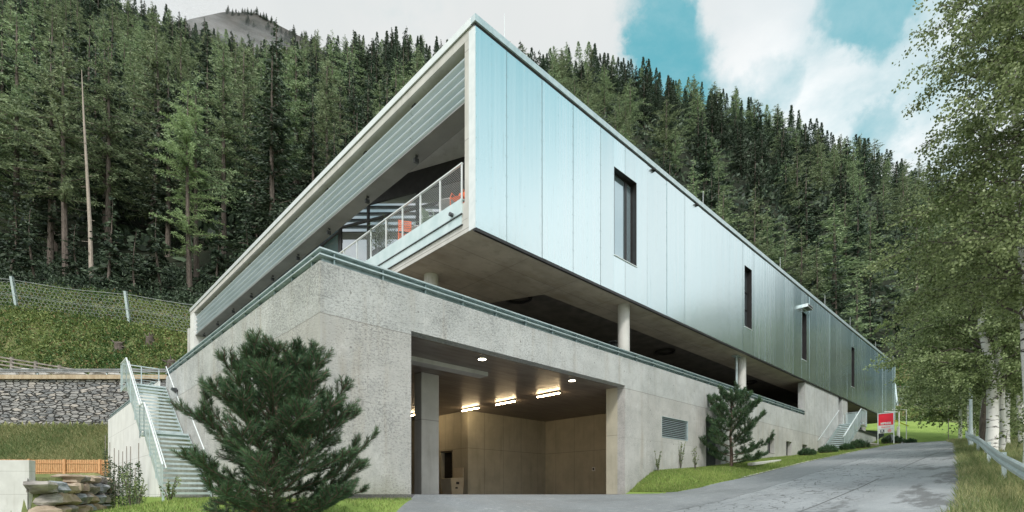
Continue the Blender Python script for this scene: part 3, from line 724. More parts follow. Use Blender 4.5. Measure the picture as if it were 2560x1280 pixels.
# cladding panels
mb = MB(); edges = [0.0, 1.25] + [1.25+1.58*k for k in range(1, 36)]; edges[-1] = min(edges[-1], 57.7)
if edges[-1] < 57.69: edges.append(57.7)
prng = random.Random(5)
rv = MB()
TC0 = 0.0
for i in range(len(edges)-1):
    a, b = edges[i]+0.009, edges[i+1]-0.009
    j1, j2, j3 = (prng.uniform(-0.006, 0.006) for _ in range(3))
    segs = [(a, b, 7.70, 13.50)]
    for w in wins:
        new = []
        for (x0, x1, z0, z1) in segs:
            if w[1] <= x0 or w[0] >= x1: new.append((x0,x1,z0,z1)); continue
            if w[0] > x0: new.append((x0, w[0], z0, z1))
            if w[1] < x1: new.append((w[1], x1, z0, z1))
            m0, m1 = max(x0, w[0]), min(x1, w[1])
            if z0 < w[2]: new.append((m0, m1, z0, w[2]))
            if z1 > w[3]: new.append((m0, m1, w[3], z1))
        segs = new
    for (x0, x1, z0, z1) in segs:
        f0, f1 = -0.055+j1, -0.055+j2
        fx = lambda x: f0+(f1-f0)*(x-a)/(b-a)
        mb.add([(x0,fx(x0),z0),(x1,fx(x1),z0),(x1,fx(x1)+j3,z1),(x0,fx(x0)+j3,z1),(x0,-0.03,z0),(x1,-0.03,z0),(x1,-0.03,z1),(x0,-0.03,z1)],
               [(0,1,2,3),(0,4,5,1),(1,5,6,2),(2,6,7,3),(3,7,4,0)])
    for xx in (a+0.035, (a+b)/2, b-0.035):
        for k in range(10):
            z = 7.85+k*0.61
            if any(w[0] < xx < w[1] and w[2] < z < w[3] for w in wins): continue
            rv.box(xx-0.007, xx+0.007, -0.062, -0.05, z-0.007, z+0.007)
clad = B(mb, 'cladding', CLAD); B(rv, 'rivets', RAILM, parent=clad)
mb = MB(); mb.wall(0.0, 57.7, 7.69, 13.53, -0.028, 0.018, wins); B(mb, 'cladding_backing', DARKM)
mb = MB(); mb.box(-0.03, -0.004, -0.075, 0.20, 7.66, 13.45); B(mb, 'corner_trim', GALVL)
mb = MB(); mb.box(57.69,57.73,-0.07,33.0,7.7,13.5); B(mb, 'end_cladding', CLAD)
mb = MB(); mb.box(-0.04, 57.74, -0.10, 0.10, 13.60, 13.80); B(mb, 'roof_edge', RAILM if False else GALV, label='teal metal coping along the long facade')
mb = MB(); mb.box(-0.045, 0.16, 0.10, 33.05, 13.585, 13.80); B(mb, 'roof_edge', GALVL, label='pale metal coping above the louvres')
mb = MB(); mb.box(0.02, 0.24, 0.09, 33.0, 13.551, 13.584); mb.box(0.0,57.7,-0.04,0.08,13.531,13.598); B(mb, 'shadow_gap', BLACK)
mb = MB(); mb.box(-0.01, 57.7, -0.07, 0.018, 7.60, 7.675); B(mb, 'drip_edge', BLACK)
# windows of the box
for i, (a, b, z0, z1) in enumerate(wins):
    mb = MB(); mb.wall(a+0.003, b-0.003, z0+0.003, z1-0.003, 0.16, 0.24, [(a+0.07,b-0.07,z0+0.07,z1-0.07)])
    mb.box(a, a+0.012, -0.062, 0.16, z0, z1); mb.box(b-0.012, b, -0.062, 0.16, z0, z1); mb.box(a+0.013, b-0.013, -0.062, 0.16, z1-0.012, z1)
    if i == 0: mb.box(b-0.50, b-0.40, 0.14, 0.25, z0+0.07, z1-0.07)
    else:
        for q in (0.33, 0.62): mb.box(a+0.07, b-0.07, 0.15, 0.235, z0+(z1-z0)*q, z0+(z1-z0)*q+0.05)
    f = B(mb, 'window', BLACK)
    mb = MB(); mb.box(a+0.07, b-0.07, 0.19, 0.20, z0+0.07, z1-0.07); B(mb, 'pane', GLASSW if i == 0 else GLASS, parent=f)
    mb = MB(); mb.box(a-0.02, b+0.02, -0.09, 0.158, z0-0.03, z0-0.002); B(mb, 'sill', GALVL, parent=f)
mb = MB(); mb.box(28.25, 29.25, -0.40, -0.056, 12.42, 12.62); mb.box(28.3,29.2,-0.41,-0.40,12.45,12.59,1); mb.box(28.27,29.23,-0.38,-0.1,12.405,12.419,1); B(mb, 'awning_box', [GALVL, BLACK])
for x in (9.6+0.0, 13.35):
    mb = MB()
    for dx, dz in ((-0.07,0),(0.07,0),(0,0.03)): mb.box(x+dx-0.03, x+dx+0.03, -0.17, -0.06, 13.44+dz, 13.50+dz)
    mb.box(x-0.1,x+0.1,-0.10,-0.06,13.46,13.48); B(mb, 'cable_clip', BLACK)
for x, h in ((1.25,0.9), (14.3,0.75), (24.5,0.8), (33.6,0.9), (40.5,0.9), (49.5,0.7), (57.3,0.8)):
    mb = MB(); mb.tube((x,0.05,13.75), (x,0.05,13.8+h), 0.012, 0.008, 6); B(mb, 'lightning_rod', GALVL)
# --- louvres across the short face
prof = []
import math as _m
for k in range(16):
    an = 2*math.pi*k/16; u_ = 0.155*math.cos(an); w_ = 0.074*math.sin(an)*(1.0 if math.cos(an) < 0.4 else 0.8)
    tl_ = R_(-20); prof.append((u_*math.cos(tl_)-w_*math.sin(tl_), u_*math.sin(tl_)+w_*math.cos(tl_)))
brk_t = [3.55+3.4*k for k in range(9)]
for i, z in enumerate((12.97, 12.68, 12.39, 12.10, 11.81)):
    mb = MB(); ts = [0.52] + brk_t + [32.0]
    for j in range(len(ts)-1):
        mb.prism([(0.27+p[0], z+p[1]) for p in prof], 'y', ts[j]+0.008, ts[j+1]-0.008)
    if i == 4:
        pass
    B(mb, 'louvre_blade', LOUV, smooth=True)
mb = MB(); mb.box(0.08, 0.72, 0.53, 31.9, 11.62, 11.66); B(mb, 'louvre_tray', varied('louvre_tray_metal', (0.20,0.20,0.20), (0.26,0.26,0.26), 0.5, 1.0))
for t_ in brk_t:
    mb = MB(); mb.box(0.36, 0.44, t_-0.03, t_+0.03, 11.56, 13.30); mb.box(0.26,0.52,t_-0.10,t_+0.10,13.18,13.30); mb.box(0.3,0.46,t_-0.05,t_+0.05,11.36,11.5)
    B(mb, 'louvre_bracket', DARKM)
# --- balcony fascia, railing
mb = MB(); mb.box(-0.05, -0.004, 0.52, 31.8, 8.30, 8.72); mb.box(-0.03,-0.005,0.55,31.8,7.98,8.27); mb.box(-0.04,0.10,0.52,31.8,8.72,8.75); B(mb, 'balcony_fascia', FASCIA)
mb = MB(); mb.box(-0.06, -0.028, 0.50, 31.8, 8.272, 8.298); mb.box(-0.045,-0.006,0.50,31.8,7.955,7.978); mb.tube((-0.16,0.95,8.40),(-0.04,0.95,8.40),0.06,n=12); B(mb, 'fascia_joint', DARKM)
mb = MB(); P0, P1 = 0.56, 10.6
posts = [P0+1.08*k for k in range(10)]
for p in posts: mb.box(-0.02, 0.02, p-0.025, p+0.025, 8.75, 9.78)
mb.box(-0.03, 0.03, P0-0.03, P1, 9.78, 9.82)
B(mb, 'balcony_railing', GALVL)
mb = MB()
for k in range(19): z = 8.80+k*0.052; mb.bar((0.0,P0,z), (0.0,P1,z), 0.0045, 0.0045)
B(mb, 'railing_wires', GALVL)
# --- oblique glass wall of the terrace and the window strip
G0, G1 = Vector((0.85,10.25,0)), Vector((4.95,0.45,0)); gd = (G1-G0).normalized(); gl = (G1-G0).length; gn = Vector((gd.y,-gd.x,0))
def gpt(d, off, z): p = G0+gd*d+gn*off; return (p.x, p.y, z)
def gbox(mb, d0, d1, o0, o1, z0, z1, m=0):
    mb.add([gpt(d0,o0,z0),gpt(d1,o0,z0),gpt(d1,o1,z0),gpt(d0,o1,z0),gpt(d0,o0,z1),gpt(d1,o0,z1),gpt(d1,o1,z1),gpt(d0,o1,z1)],
           [(0,3,2,1),(4,5,6,7),(0,1,5,4),(1,2,6,5),(2,3,7,6),(3,0,4,7)], m)
mb = MB(); gbox(mb, 0, gl, -0.04, 0.04, 12.5, 13.29)
for z in (11.72, 8.62, 12.42): gbox(mb, 0, gl, -0.05, 0.05, z, z+0.09)
for d in (0, 1.5, 4.0, 6.4, 8.8, gl-0.1): gbox(mb, d, d+0.10, -0.055, 0.055, 8.62, 12.5)
fr = B(mb, 'terrace_glazing', BLACK)
mb = MB(); gbox(mb, 0.05, gl-0.05, -0.01, 0.01, 8.7, 12.45); B(mb, 'pane', GLASST, parent=fr)
mb = MB(); mb.box(0.83, 0.90, 10.3, 31.9, 12.42, 13.29); mb.box(0.83,0.91,10.3,31.9,11.6,11.7); mb.box(0.83,0.91,10.3,31.9,8.61,8.7)
t_ = 10.3
while t_ < 31.9: mb.box(0.825, 0.915, t_, t_+0.10, 8.61, 12.42); t_ += 1.7
fr = B(mb, 'ribbon_window', BLACK)
mb = MB(); mb.box(0.865, 0.875, 10.35, 31.85, 8.7, 12.42); B(mb, 'pane', GLASS2, parent=fr)
mb = MB(); mb.box(0.60,0.80,10.35,10.5,8.95,9.10); mb.tube((0.62,10.2,9.0),(0.62,10.33,9.0),0.045,n=10,m=1); B(mb, 'wall_lamp', [BLACK, BULB])
# --- spotlight on the side wall
mb = MB(); mb.box(-4.60,-4.553,14.0,14.1,4.32,4.42); mb.box(-4.78,-4.60,13.93,14.17,4.40,4.47); mb.add([(-4.78,13.93,4.40),(-4.60,13.93,4.40),(-4.60,14.17,4.40),(-4.78,14.17,4.40),(-4.62,13.96,4.26),(-4.60,14.14,4.26)], [(0,1,4),(2,3,5),(0,4,5,3),(1,2,5,4)]); B(mb, 'wall_lamp', DARKM)
# deck rail seen behind the little stair
for x in (38.2, 39.3):
    mb = MB(); mb.box(x, x+0.04, -0.06, -0.02, 5.3, 6.35); B(mb, 'landing_post', GALVL)

# ------------------------------------------------------------------ garage furniture
for i, (t0, lb) in enumerate(((11.3,'lit tube lamp half hidden behind the square garage column'), (3.0,'lit tube lamp nearest the garage mouth, brightest of three on the ceiling'), (5.6,'lit tube lamp in the middle of the garage ceiling row'), (8.1,'lit tube lamp deepest in the garage near the lit corner wall'))):
    th = thing('tube_lamp', lb, 'lamp', W(6.5 if t0 < 10 else 5.5, t0, 4.235), ANG, 'tube lamps on the garage ceiling')
    mb = MB(); mb.box(-0.05,0.05,-0.65,0.65,-0.06,-0.002); mb.build('lamp_housing', DARKM, th)
    mb = MB(); mb.tube((0,-0.62,-0.10),(0,0.62,-0.10),0.024,n=10); mb.build('tube', TUBE, th)
for i, (s_, t_, lb) in enumerate(((0.95,0.75,'small round downlight in the garage ceiling on the left side of the opening'), (5.33,0.75,'small round downlight in the garage ceiling near the right of the opening'))):
    th = thing('downlight', lb, 'lamp', W(s_, t_, 4.235), ANG, 'round downlights in the garage ceiling')
    mb = MB(); mb.tube((0,0,-0.03),(0,0,-0.002),0.15,n=20); mb.build('lamp_ring', GALVL, th)
    mb = MB(); mb.tube((0,0,-0.036),(0,0,-0.031),0.12,n=20); mb.build('diffuser', SPOT, th)
th = thing('storage_bin', 'pale grit bin with open lid standing beside the black garage door', 'bin', W(6.35, 9.3, 0.004), ANG+0.1)
mb = MB(); mb.prism([(-0.38,0),(0.38,0),(0.46,0.85),(-0.46,0.78)], 'y', -0.35, 0.35); mb.build('body', varied('bin_plastic', (0.52,0.46,0.34), (0.6,0.54,0.42), 0.5, 3), th, bevel=0.02)
mb = MB(); mb.box(-0.05,0.0,-0.35,0.35,0.86,1.35); o = mb.build('lid', bpy.data.materials['bin_plastic'], th); o.location.x = 0.42
mb = MB(); mb.box(-0.1,0.1,-0.362,-0.352,0.50,0.62); mb.build('sticker', BLACK, th); mb = MB(); mb.box(-0.15,0.0,-0.362,-0.352,0.28,0.36); mb.build('sticker', BLACK, th)
th = thing('wall_bracket', 'small dark shelf bracket high on the right garage wall', 'bracket', W(12.8, 1.6, 3.55), ANG)
mb = MB(); mb.box(-0.5,0,-0.4,0.4,0,0.06); mb.prism([(-0.35,-0.001),(-0.001,-0.001),(-0.001,-0.25)], 'y', -0.03, 0.03); mb.build('shelf', DARKM, th)
for t_, lb in ((5.4,'small wall socket box on the right garage wall, farther from the opening'), (2.6,'small wall socket box on the right garage wall, nearer the opening')):
    th = thing('socket_box', lb, 'socket', W(12.8, t_, 1.35), ANG); mb = MB(); mb.box(-0.06,0,-0.09,0.09,-0.1,0.1); b_ = mb.build('housing', WHITEP, th); mb = MB(); mb.box(-0.065,-0.0605,-0.05,0.05,-0.06,0.06); mb.build('socket', BLACK, th)
th = thing('pallet_rack', 'low rack of dark crates deep in the garage behind the square column', 'rack', W(0.2, 12.0, 0.004), ANG)
for k in range(5):
    mb = MB(); mb.box(-1.2,0.2,0,0.8,0.05+k*0.26,0.25+k*0.26); mb.build('crate', DARKM, th)

# ------------------------------------------------------------------ terrace furniture
FZ = 8.60
def chair(name, label, m, s_, t_, rot, group):
    th = thing(name, label, 'chair', W(s_, t_, FZ), ANG+rot, group)
    mb = MB()
    for y in (-0.21, 0.21): 
        mb.path([(0.22,y,0),(0.23,y,0.45),(0.15,y,0.63),(-0.2,y,0.63)], 0.014, 6)
        mb.path([(-0.30,y,0),(-0.2,y,0.45),(-0.30,y,0.86)], 0.014, 6)
    mb.build('frame', m, th)
    mb = MB()
    for k in range(7): mb.box(-0.2+k*0.062, -0.155+k*0.062, -0.205, 0.205, 0.435, 0.45)
    mb.build('seat', m, th)
    mb = MB()
    for k in range(6): 
        z = 0.52+k*0.058; x = -0.21-(z-0.45)*0.22; mb.box(x-0.008, x+0.008, -0.205, 0.205, z, z+0.044)
    mb.build('backrest', m, th)
    return th
chair('cafe_chair', 'orange slatted chair at the right end of the balcony by the facade wall', ORANGE, 0.32, 1.05, R_(200), 'slatted chairs on the balcony')
chair('cafe_chair', 'orange slatted chair by the plant pot, left one of the two orange chairs', ORANGE, 0.33, 4.2, R_(60), 'slatted chairs on the balcony')
chair('cafe_chair', 'sage green slatted chair left of the right-hand balcony table', GREENP, 0.36, 2.6, R_(-70), 'slatted chairs on the balcony')
chair('cafe_chair', 'sage green slatted chair between the two balcony tables', GREENP, 0.5, 3.4, R_(100), 'slatted chairs on the balcony')
for s_, t_, lb in ((0.62,1.9,'round grey table beside the right orange chair on the balcony'), (0.85,4.0,'round grey table behind the left orange chair on the balcony')):
    th = thing('cafe_table', lb, 'table', W(s_, t_, FZ), ANG, 'round tables on the balcony')
    mb = MB(); mb.tube((0,0,0.72),(0,0,0.745),0.42,n=28); mb.build('table_top', GREYP, th)
    mb = MB(); mb.tube((0,0,0.02),(0,0,0.72),0.03,n=10); mb.tube((0,0,0),(0,0,0.02),0.24,n=20); mb.build('pedestal', GALV, th)
th = thing('potted_bamboo', 'leafy green plant in a grey pot behind the balcony railing', 'potted plant', W(0.38, 5.9, FZ), ANG)
mb = MB(); mb.prism([(-0.24,0),(0.24,0),(0.28,0.5),(-0.28,0.5)], 'y', -0.27, 0.27); mb.build('pot', DARKM, th)
n = 900; C = np.stack([rng.normal(0,0.2,n), rng.normal(0,0.26,n), rng.uniform(0.45,1.5,n)], 1); D = np.stack([rng.normal(0,0.5,n), rng.normal(0,0.5,n), rng.uniform(-0.2,1,n)], 1)
V, F = leaves(C, D, rng.uniform(0.1,0.2,n), 0.03); np_mesh('foliage', V, F, IVY, th)

# ------------------------------------------------------------------ stairs
def steel_stair(name, label, org, rot, width, flights, panels_from=0, topland=1.1, rail_inner=True):
    """stair climbs along local +y, treads span x 0..width (outer side at x=0). flights: list of (n, rise, run, landing_after)"""
    th = thing(name, label, 'stairs', org, rot)
    y = 0.0; z = 0.0; tr = MB(); st = MB(); line = [(0.0, 0.0)]
    k = 0
    for fi, (n, rise, run, land) in enumerate(flights):
        y0, z0 = y, z
        for i in range(n):
            z += rise
            tr.box(0.04, width-0.04, y, y+run+0.03, z-0.035, z); tr.box(0.04, width-0.04, y-0.004, y+0.001, z-0.075, z-0.003)
            y += run
        for x in (0.0, width-0.03):
            st.add([(x,y0-0.05,z0-0.12),(x+0.03,y0-0.05,z0-0.12),(x+0.03,y,z-0.26),(x,y,z-0.26),(x,y0-0.05,z0+0.16),(x+0.03,y0-0.05,z0+0.16),(x+0.03,y,z+0.03),(x,y,z+0.03)],
                   [(0,3,2,1),(4,5,6,7),(0,1,5,4),(1,2,6,5),(2,3,7,6),(3,0,4,7)])
        line.append((y, z))
        if land:
            tr.box(0.0, width, y+0.002, y+land, z-0.12, z); y += land; line.append((y, z))
    tr.build('tread', GALV, th, label='open grating treads'); st.build('stringer', GALV, th)
    # outer guard: posts, perforated panels, handrails
    H = 1.08; gp = MB(); pn = MB(); hr = MB()
    for (ya, za), (yb, zb) in zip(line[:-1], line[1:]):
        n = max(1, int(round((yb-ya)/1.15)))
        for i in range(n+1):
            q = i/n; yy = ya+(yb-ya)*q; zz_ = za+(zb-za)*q
            gp.box(-0.035, -0.004, yy-0.02, yy+0.02, zz_-0.18, zz_+H)
        pn.add([(-0.02,ya,za+0.08),(-0.02,yb,zb+0.08),(-0.02,yb,zb+H-0.06),(-0.02,ya,za+H-0.06)], [(0,1,2,3)])
        hr.bar((-0.02,ya,za+H), (-0.02,yb,zb+H), 0.05, 0.04)
        if zb > za: hr.tube((0.07,ya-0.1,za+H-0.12), (0.07,yb,zb+H-0.12), 0.021, n=8)
    gp.build('guard_post', GALV, th, label='row of guard posts'); pn.build('guard_panel', PERF, th); hr.build('handrail', GALVL, th, label='outer handrail')
    if rail_inner:
        hi = MB(); (ya, za), (yb, zb) = line[0], line[1]
        hi.tube((width+0.02, ya, za+0.95), (width+0.02, yb, zb+0.95), 0.022, n=8)
        if len(line) > 3: hi.tube((width+0.02, line[2][0], line[2][1]+0.95), (width+0.02, line[3][0], line[3][1]+0.95), 0.022, n=8)
        hi.build('handrail', GALVL, th, label='wall side handrail')
    return th, line
SW = 1.45
p = W(-4.56-SW, 8.75, -0.10)
left_stair, ln = steel_stair('steel_staircase', 'long galvanised steel staircase climbing the left side wall in two flights', p, ANG, SW-0.03,
            [(14,0.176,0.235,0.9), (14,0.176,0.235,1.5)])
# end guard across the top landing
yE, zE = ln[-1]
mb = MB(); 
for x in (0.0, 0.72, 1.4): mb.box(x, x+0.04, yE-0.02, yE+0.02, zE, zE+1.1)
mb.box(0,1.44,yE-0.02,yE+0.02,zE+1.08,zE+1.12)
for k in range(8): mb.bar((0.02,yE,zE+0.12+k*0.12),(1.42,yE,zE+0.12+k*0.12),0.012)
mb.build('landing_guard', GALV, left_stair)
p = W(32.3, -1.50, 3.02)
st2, ln2 = steel_stair('steel_staircase', 'short galvanised steel staircase up to the dark door near the red sign', p, ANG-math.pi/2, 1.42,
            [(14,0.172,0.325,1.7)], rail_inner=False)
# this stair must climb along +s with its outer side facing the road: mirror it
for ch in st2.children: ch.scale = (-1, 1, 1)
st2.rotation_euler = (0, 0, ANG-math.pi/2)
yE, zE = ln2[-1]
mb = MB(); mb.box(-1.42,0.0,yE-0.02,yE+0.02,zE+1.06,zE+1.10)
for x in (-1.4, -0.72, -0.04): mb.box(x, x+0.04, yE-0.02, yE+0.02, zE-0.1, zE+1.06)
mb.build('landing_guard', GALV, st2)
mb = MB(); mb.add([(-1.40,yE,zE+0.08),(0,yE,zE+0.08),(0,yE,zE+1.02),(-1.40,yE,zE+1.02)], [(0,1,2,3)]); mb.build('guard_panel', PERF, st2)
th = bld
mb = MB(); mb.tube((31.6,-0.07,3.85),(36.8,-0.07,6.55),0.022,n=8); mb.tube((31.6,-0.07,3.85),(31.6,0.0,3.80),0.02,n=6); mb.tube((36.8,-0.07,6.55),(36.8,0,6.5),0.02,n=6); B(mb, 'handrail', GALVL)

# ------------------------------------------------------------------ text helper
def text_mesh(name, body, size, m, parent, loc, rot, bold=0.0, extrude=0.004, sx=1.0):
    cu = bpy.data.curves.new('lettering', 'FONT'); cu.body = body; cu.size = size; cu.align_x = 'CENTER'; cu.align_y = 'CENTER'
    cu.extrude = extrude; cu.offset = bold
    tmp = bpy.data.objects.new('lettering', cu); COL.objects.link(tmp)
    dg = bpy.context.evaluated_depsgraph_get(); dg.update()
    me = bpy.data.meshes.new_from_object(tmp.evaluated_get(dg)); bpy.data.objects.remove(tmp)
    me.materials.clear(); me.materials.append(m)
    o = bpy.data.objects.new(name, me); COL.objects.link(o); o.parent = parent; o.location = loc; o.rotation_euler = rot; o.scale = (sx,1,1)
    return o
# sign : faces -s, its width runs along t. local frame x=-t direction
gx, gy = 30.2, 42.0
sz = tz(gx, gy)
sign = thing('store_sign', 'red and white store sign board on two grey posts beside the road', 'sign', (gx, gy, sz-0.05), ANG-math.pi/2)
# local: x -> -L direction reversed ; front normal = -R = local -y
mb = MB()
for x in (-0.56, 0.50): mb.box(x, x+0.06, -0.04, 0.04, 0, 2.62)
mb.box(-0.50, 0.50, -0.04, 0.04, 2.56, 2.62); mb.build('frame', GALVL, sign)
mb = MB(); mb.box(-0.495, 0.495, -0.02, 0.02, 1.62, 2.555); mb.build('red_panel', REDP, sign)
mb = MB(); mb.box(-0.495, 0.495, -0.02, 0.02, 0.98, 1.615); mb.build('white_panel', WHITEP, sign)
rot = (R_(90), 0, 0)
text_mesh('lettering', 'MPREIS', 0.235, WHITEP, sign, (0,-0.024,1.76), rot, bold=0.010, sx=0.97)
text_mesh('lettering', 'Baguette', 0.17, REDP, sign, (0,-0.024,1.47), rot)
mb = MB(); mb.box(-0.49,0.49,-0.024,-0.0205,1.30,1.308); mb.box(-0.37,-0.10,-0.026,-0.0205,1.03,1.27); mb.build('emblem', NAVY, sign)
text_mesh('lettering', 'R', 0.24, WHITEP, sign, (-0.235,-0.030,1.15), rot, bold=0.008)
mb = MB(); n = 24; c0 = (0.24, 1.15)
vs = [(c0[0]+r*math.cos(2*math.pi*k/n), -0.026, c0[1]+r*math.sin(2*math.pi*k/n)) for k in range(n) for r in (0.115, 0.085)]
mb.add(vs, [(2*k, 2*((k+1) % n), 2*((k+1) % n)+1, 2*k+1) for k in range(n)]); mb.box(0.18,0.30,-0.028,-0.0205,1.13,1.17); mb.box(0.225,0.255,-0.028,-0.0205,1.22,1.28); mb.build('emblem', REDP, sign)

# far goal-like frames behind the sign
for (x, y, lb, ye) in ((36.1,48.5,'thin white frame pole with arm left of the yellow bar, behind the sign',False), (38.3,50.5,'thin white frame pole with the sloping yellow bar behind the sign',True)):
    th = thing('barrier_frame', lb, 'barrier', (x, y, tz(x,y)))
    mb = MB(); mb.tube((0,0,0),(0,0,2.9),0.04,n=8); mb.tube((0,0,2.87),(-1.6,-0.3,2.87),0.03,n=8); mb.build('frame', WHITEP, th)
    if ye: mb = MB(); mb.bar((0.2,0,1.3),(-1.9,-0.3,2.0),0.07); mb.build('bar', YELL, th)
th = thing('marker_post', 'short white marker post on the lawn behind the red sign', 'post', (37.6, 50.6, tz(37.6,50.6)+0.0)); mb = MB(); mb.box(-0.13,0.13,-0.05,0.05,0,1.2); mb.build('post', WHITEP, th, bevel=0.01)
th = thing('street_lamp', 'slim grey lamp post at the bend beside the birch trunks', 'lamp post', (24.0, 27.2, tz(24.0,27.2))); mb = MB(); mb.tube((0,0,0),(0,0,6.5),0.085,0.05,n=12); mb.tube((0,0,0),(0,0,0.9),0.11,0.10,n=12); mb.build('pole', GALV, th)
mb = MB(); mb.bar((0,0,6.45),(-0.7,0.1,6.55),0.12,0.08); mb.build('lamp_head', DARKM, th)

# ------------------------------------------------------------------ guardrail along the road (right)
def wbeam(name, label, pts, post_every, grp=None, h=0.78):
    th = thing(name, label, 'guardrail', (pts[0][0], pts[0][1], 0))
    pts = [Vector(p) for p in pts]; o = pts[0].copy(); o.z = 0
    # W profile (offset toward road, z)
    pr = [(0.0,-0.155),(0.045,-0.12),(0.045,-0.06),(0.0,-0.015),(0.0,0.015),(0.045,0.06),(0.045,0.12),(0.0,0.155)]
    V = []; F = []; n = len(pr)
    for k, p in enumerate(pts):
        d = (pts[min(k+1,len(pts)-1)]-pts[max(k-1,0)]); d.z = 0; d.normalize(); nr = Vector((-d.y, d.x, 0))
        for sgn in (0, 1):
            for (a, z) in pr: V.append(tuple(p-o+nr*(a-0.012*sgn)+Vector((0,0,z))))
    for k in range(len(pts)-1):
        for j in range(n-1):
            a = k*2*n+j; b = (k+1)*2*n+j; F.append((a, b, b+1, a+1)); F.append((a+n+1, b+n+1, b+n, a+n))
        a = k*2*n; b = (k+1)*2*n; F.append((a, a+n, b+n, b)); F.append((a+n-1, b+n-1, b+2*n-1, a+2*n-1))
    me = bpy.data.meshes.new('beam'); me.from_pydata(V, [], F); me.materials.append(RAILW if 'slate' in label else GALV)
    me.update(); ob = bpy.data.objects.new('beam', me); COL.objects.link(ob); ob.parent = th
    for k in range(0, len(pts), post_every):
        p = pts[k]-o; mb = MB(); d = (pts[min(k+1,len(pts)-1)]-pts[max(k-1,0)]); d.z = 0; d.normalize(); nr = Vector((-d.y, d.x, 0))
        q = p-nr*0.11
        mb.bar((q.x,q.y,p.z-1.3), (q.x,q.y,p.z+0.12), 0.10, 0.08, up=(d.x,d.y,0)); mb.build('post', GALV, th)
    return th
gr = []
gs = [(8.3,8.0), (9.4,9.4), (11.0,11.4), (13.0,13.9), (15.2,16.6), (17.7,19.6), (20.2,22.7), (22.6,25.7), (25.0,28.6), (27.6,31.6), (30.6,34.9), (34.0,38.6)]
for i in range(len(gs)-1):
    (xa, ya), (xb, yb) = gs[i], gs[i+1]
    for q in (0, 0.5): gr.append((xa+(xb-xa)*q, ya+(yb-ya)*q))
gr.append(gs[-1])
gr3 = [(x, y, tz(x,y)+0.62) for x, y in gr]
wbeam('guardrail', 'galvanised road guardrail curving along the right verge under the birches', gr3, 3)

# ------------------------------------------------------------------ left side : walls and fences
# slate wall
th = thing('stone_wall', 'tall dark slate dry stone retaining wall under the upper road', 'wall', (-60, 42.0, 0))
mb = MB(); mb.box(0, 42, 0, 0.5, 4.0, 9.28); mb.build('masonry', SLATE, th)
mb = MB(); mb.box(17.5, 42, -0.16, -0.001, 4.0, 8.35); mb.build('masonry', SLATE, th, label='thicker lower section of the masonry on the right')
mb = MB(); mb.box(-0.2, 42.1, -0.22, 0.62, 9.29, 9.62); mb.build('cap', varied('stained_concrete_cap', (0.34,0.26,0.17), (0.46,0.38,0.27), 0.9, 1.5, stretch=(3,1,1)), th)
pts = [(-58+1.9*k, 42.65, 10.12-0.0*k) for k in range(20)]
pts = [(p[0], p[1], 10.15) for p in pts]
wb = wbeam('guardrail', 'grey guardrail on top of the slate wall along the upper road', list(reversed(pts)), 3)
# weathered post and rail fence
th = thing('rail_fence', 'weathered brown wooden post and rail fence sloping behind the upper guardrail', 'fence', (0, 0, 0))
fp = [(-47+2.05*k, 44.6, 11.9-0.34*k+0.0*k*k) for k in range(11)]
fp = [(x, y, max(z, 9.5)) for x, y, z in fp]
for i, (x, y, z) in enumerate(fp):
    mb = MB(); mb.tube((x,y,z-1.0), (x,y,z+0.55), 0.13, n=8); mb.build('post', GREYW, th)
for i in range(len(fp)-1):
    a, b = Vector(fp[i]), Vector(fp[i+1]); mb = MB()
    for dz in (-0.25, 0.08, 0.38): mb.bar(a+Vector((0,-0.1,dz)), b+Vector((0,-0.1,dz)), 0.06, 0.11)
    mb.build('rail', GREYW, th)
# boulders on the upper bank (behind the guardrail)
def boulder(mb, c, sx, sy, sz_, seed, n=10):
    r_ = random.Random(seed); vs = []; fs = []; m_ = 7
    ph = [r_.uniform(0, 6.28) for _ in range(6)]
    for i in range(m_+1):
        la = -math.pi/2+math.pi*i/m_
        for j in range(n):
            lo = 2*math.pi*j/n
            x, y, z = math.cos(la)*math.cos(lo), math.cos(la)*math.sin(lo), math.sin(la)
            f = 1+0.14*math.sin(3*x+ph[0]+2*z)+0.12*math.sin(4*y+ph[1]+3*x)+0.10*math.sin(5*z+ph[2])
            x = math.copysign(abs(x)**0.70, x); y = math.copysign(abs(y)**0.70, y); z = math.copysign(abs(z)**0.70, z)
            jx = 0.09*(1 if 0 < i < m_ else 0)
            vs.append((c[0]+x*sx*(f+r_.uniform(-jx,jx)), c[1]+y*sy*(f+r_.uniform(-jx,jx)), c[2]+z*sz_*(f+r_.uniform(-jx,jx))))
    for i in range(m_):
        for j in range(n): fs.append((i*n+j, i*n+(j+1) % n, (i+1)*n+(j+1) % n, (i+1)*n+j))
    mb.add(vs, fs)
RB = random.Random(3)
for k, (x, sx, lb) in enumerate(((-43.6,1.6,'large pale boulder on the bank at the far left behind the guardrail'), (-40.2,1.2,'flat pale boulder second from the left behind the guardrail'), (-37.0,1.4,'low grey boulder lying mid way along the upper guardrail'), (-34.2,1.1,'low grey boulder nearest the staircase behind the guardrail'))):
    mb = MB(); boulder(mb, (0,0,0), sx, 0.8, 0.62, k+20, 12); o = mb.build('boulder', varied('pale_boulder_%d' % k, (0.38,0.36,0.34), (0.55,0.53,0.5), 0.9, 2, bs=0.5, bscale=6), None, smooth=True); o.location = (x, 43.75, 9.95 if k == 0 else 9.75); tag(o, lb, 'boulder')
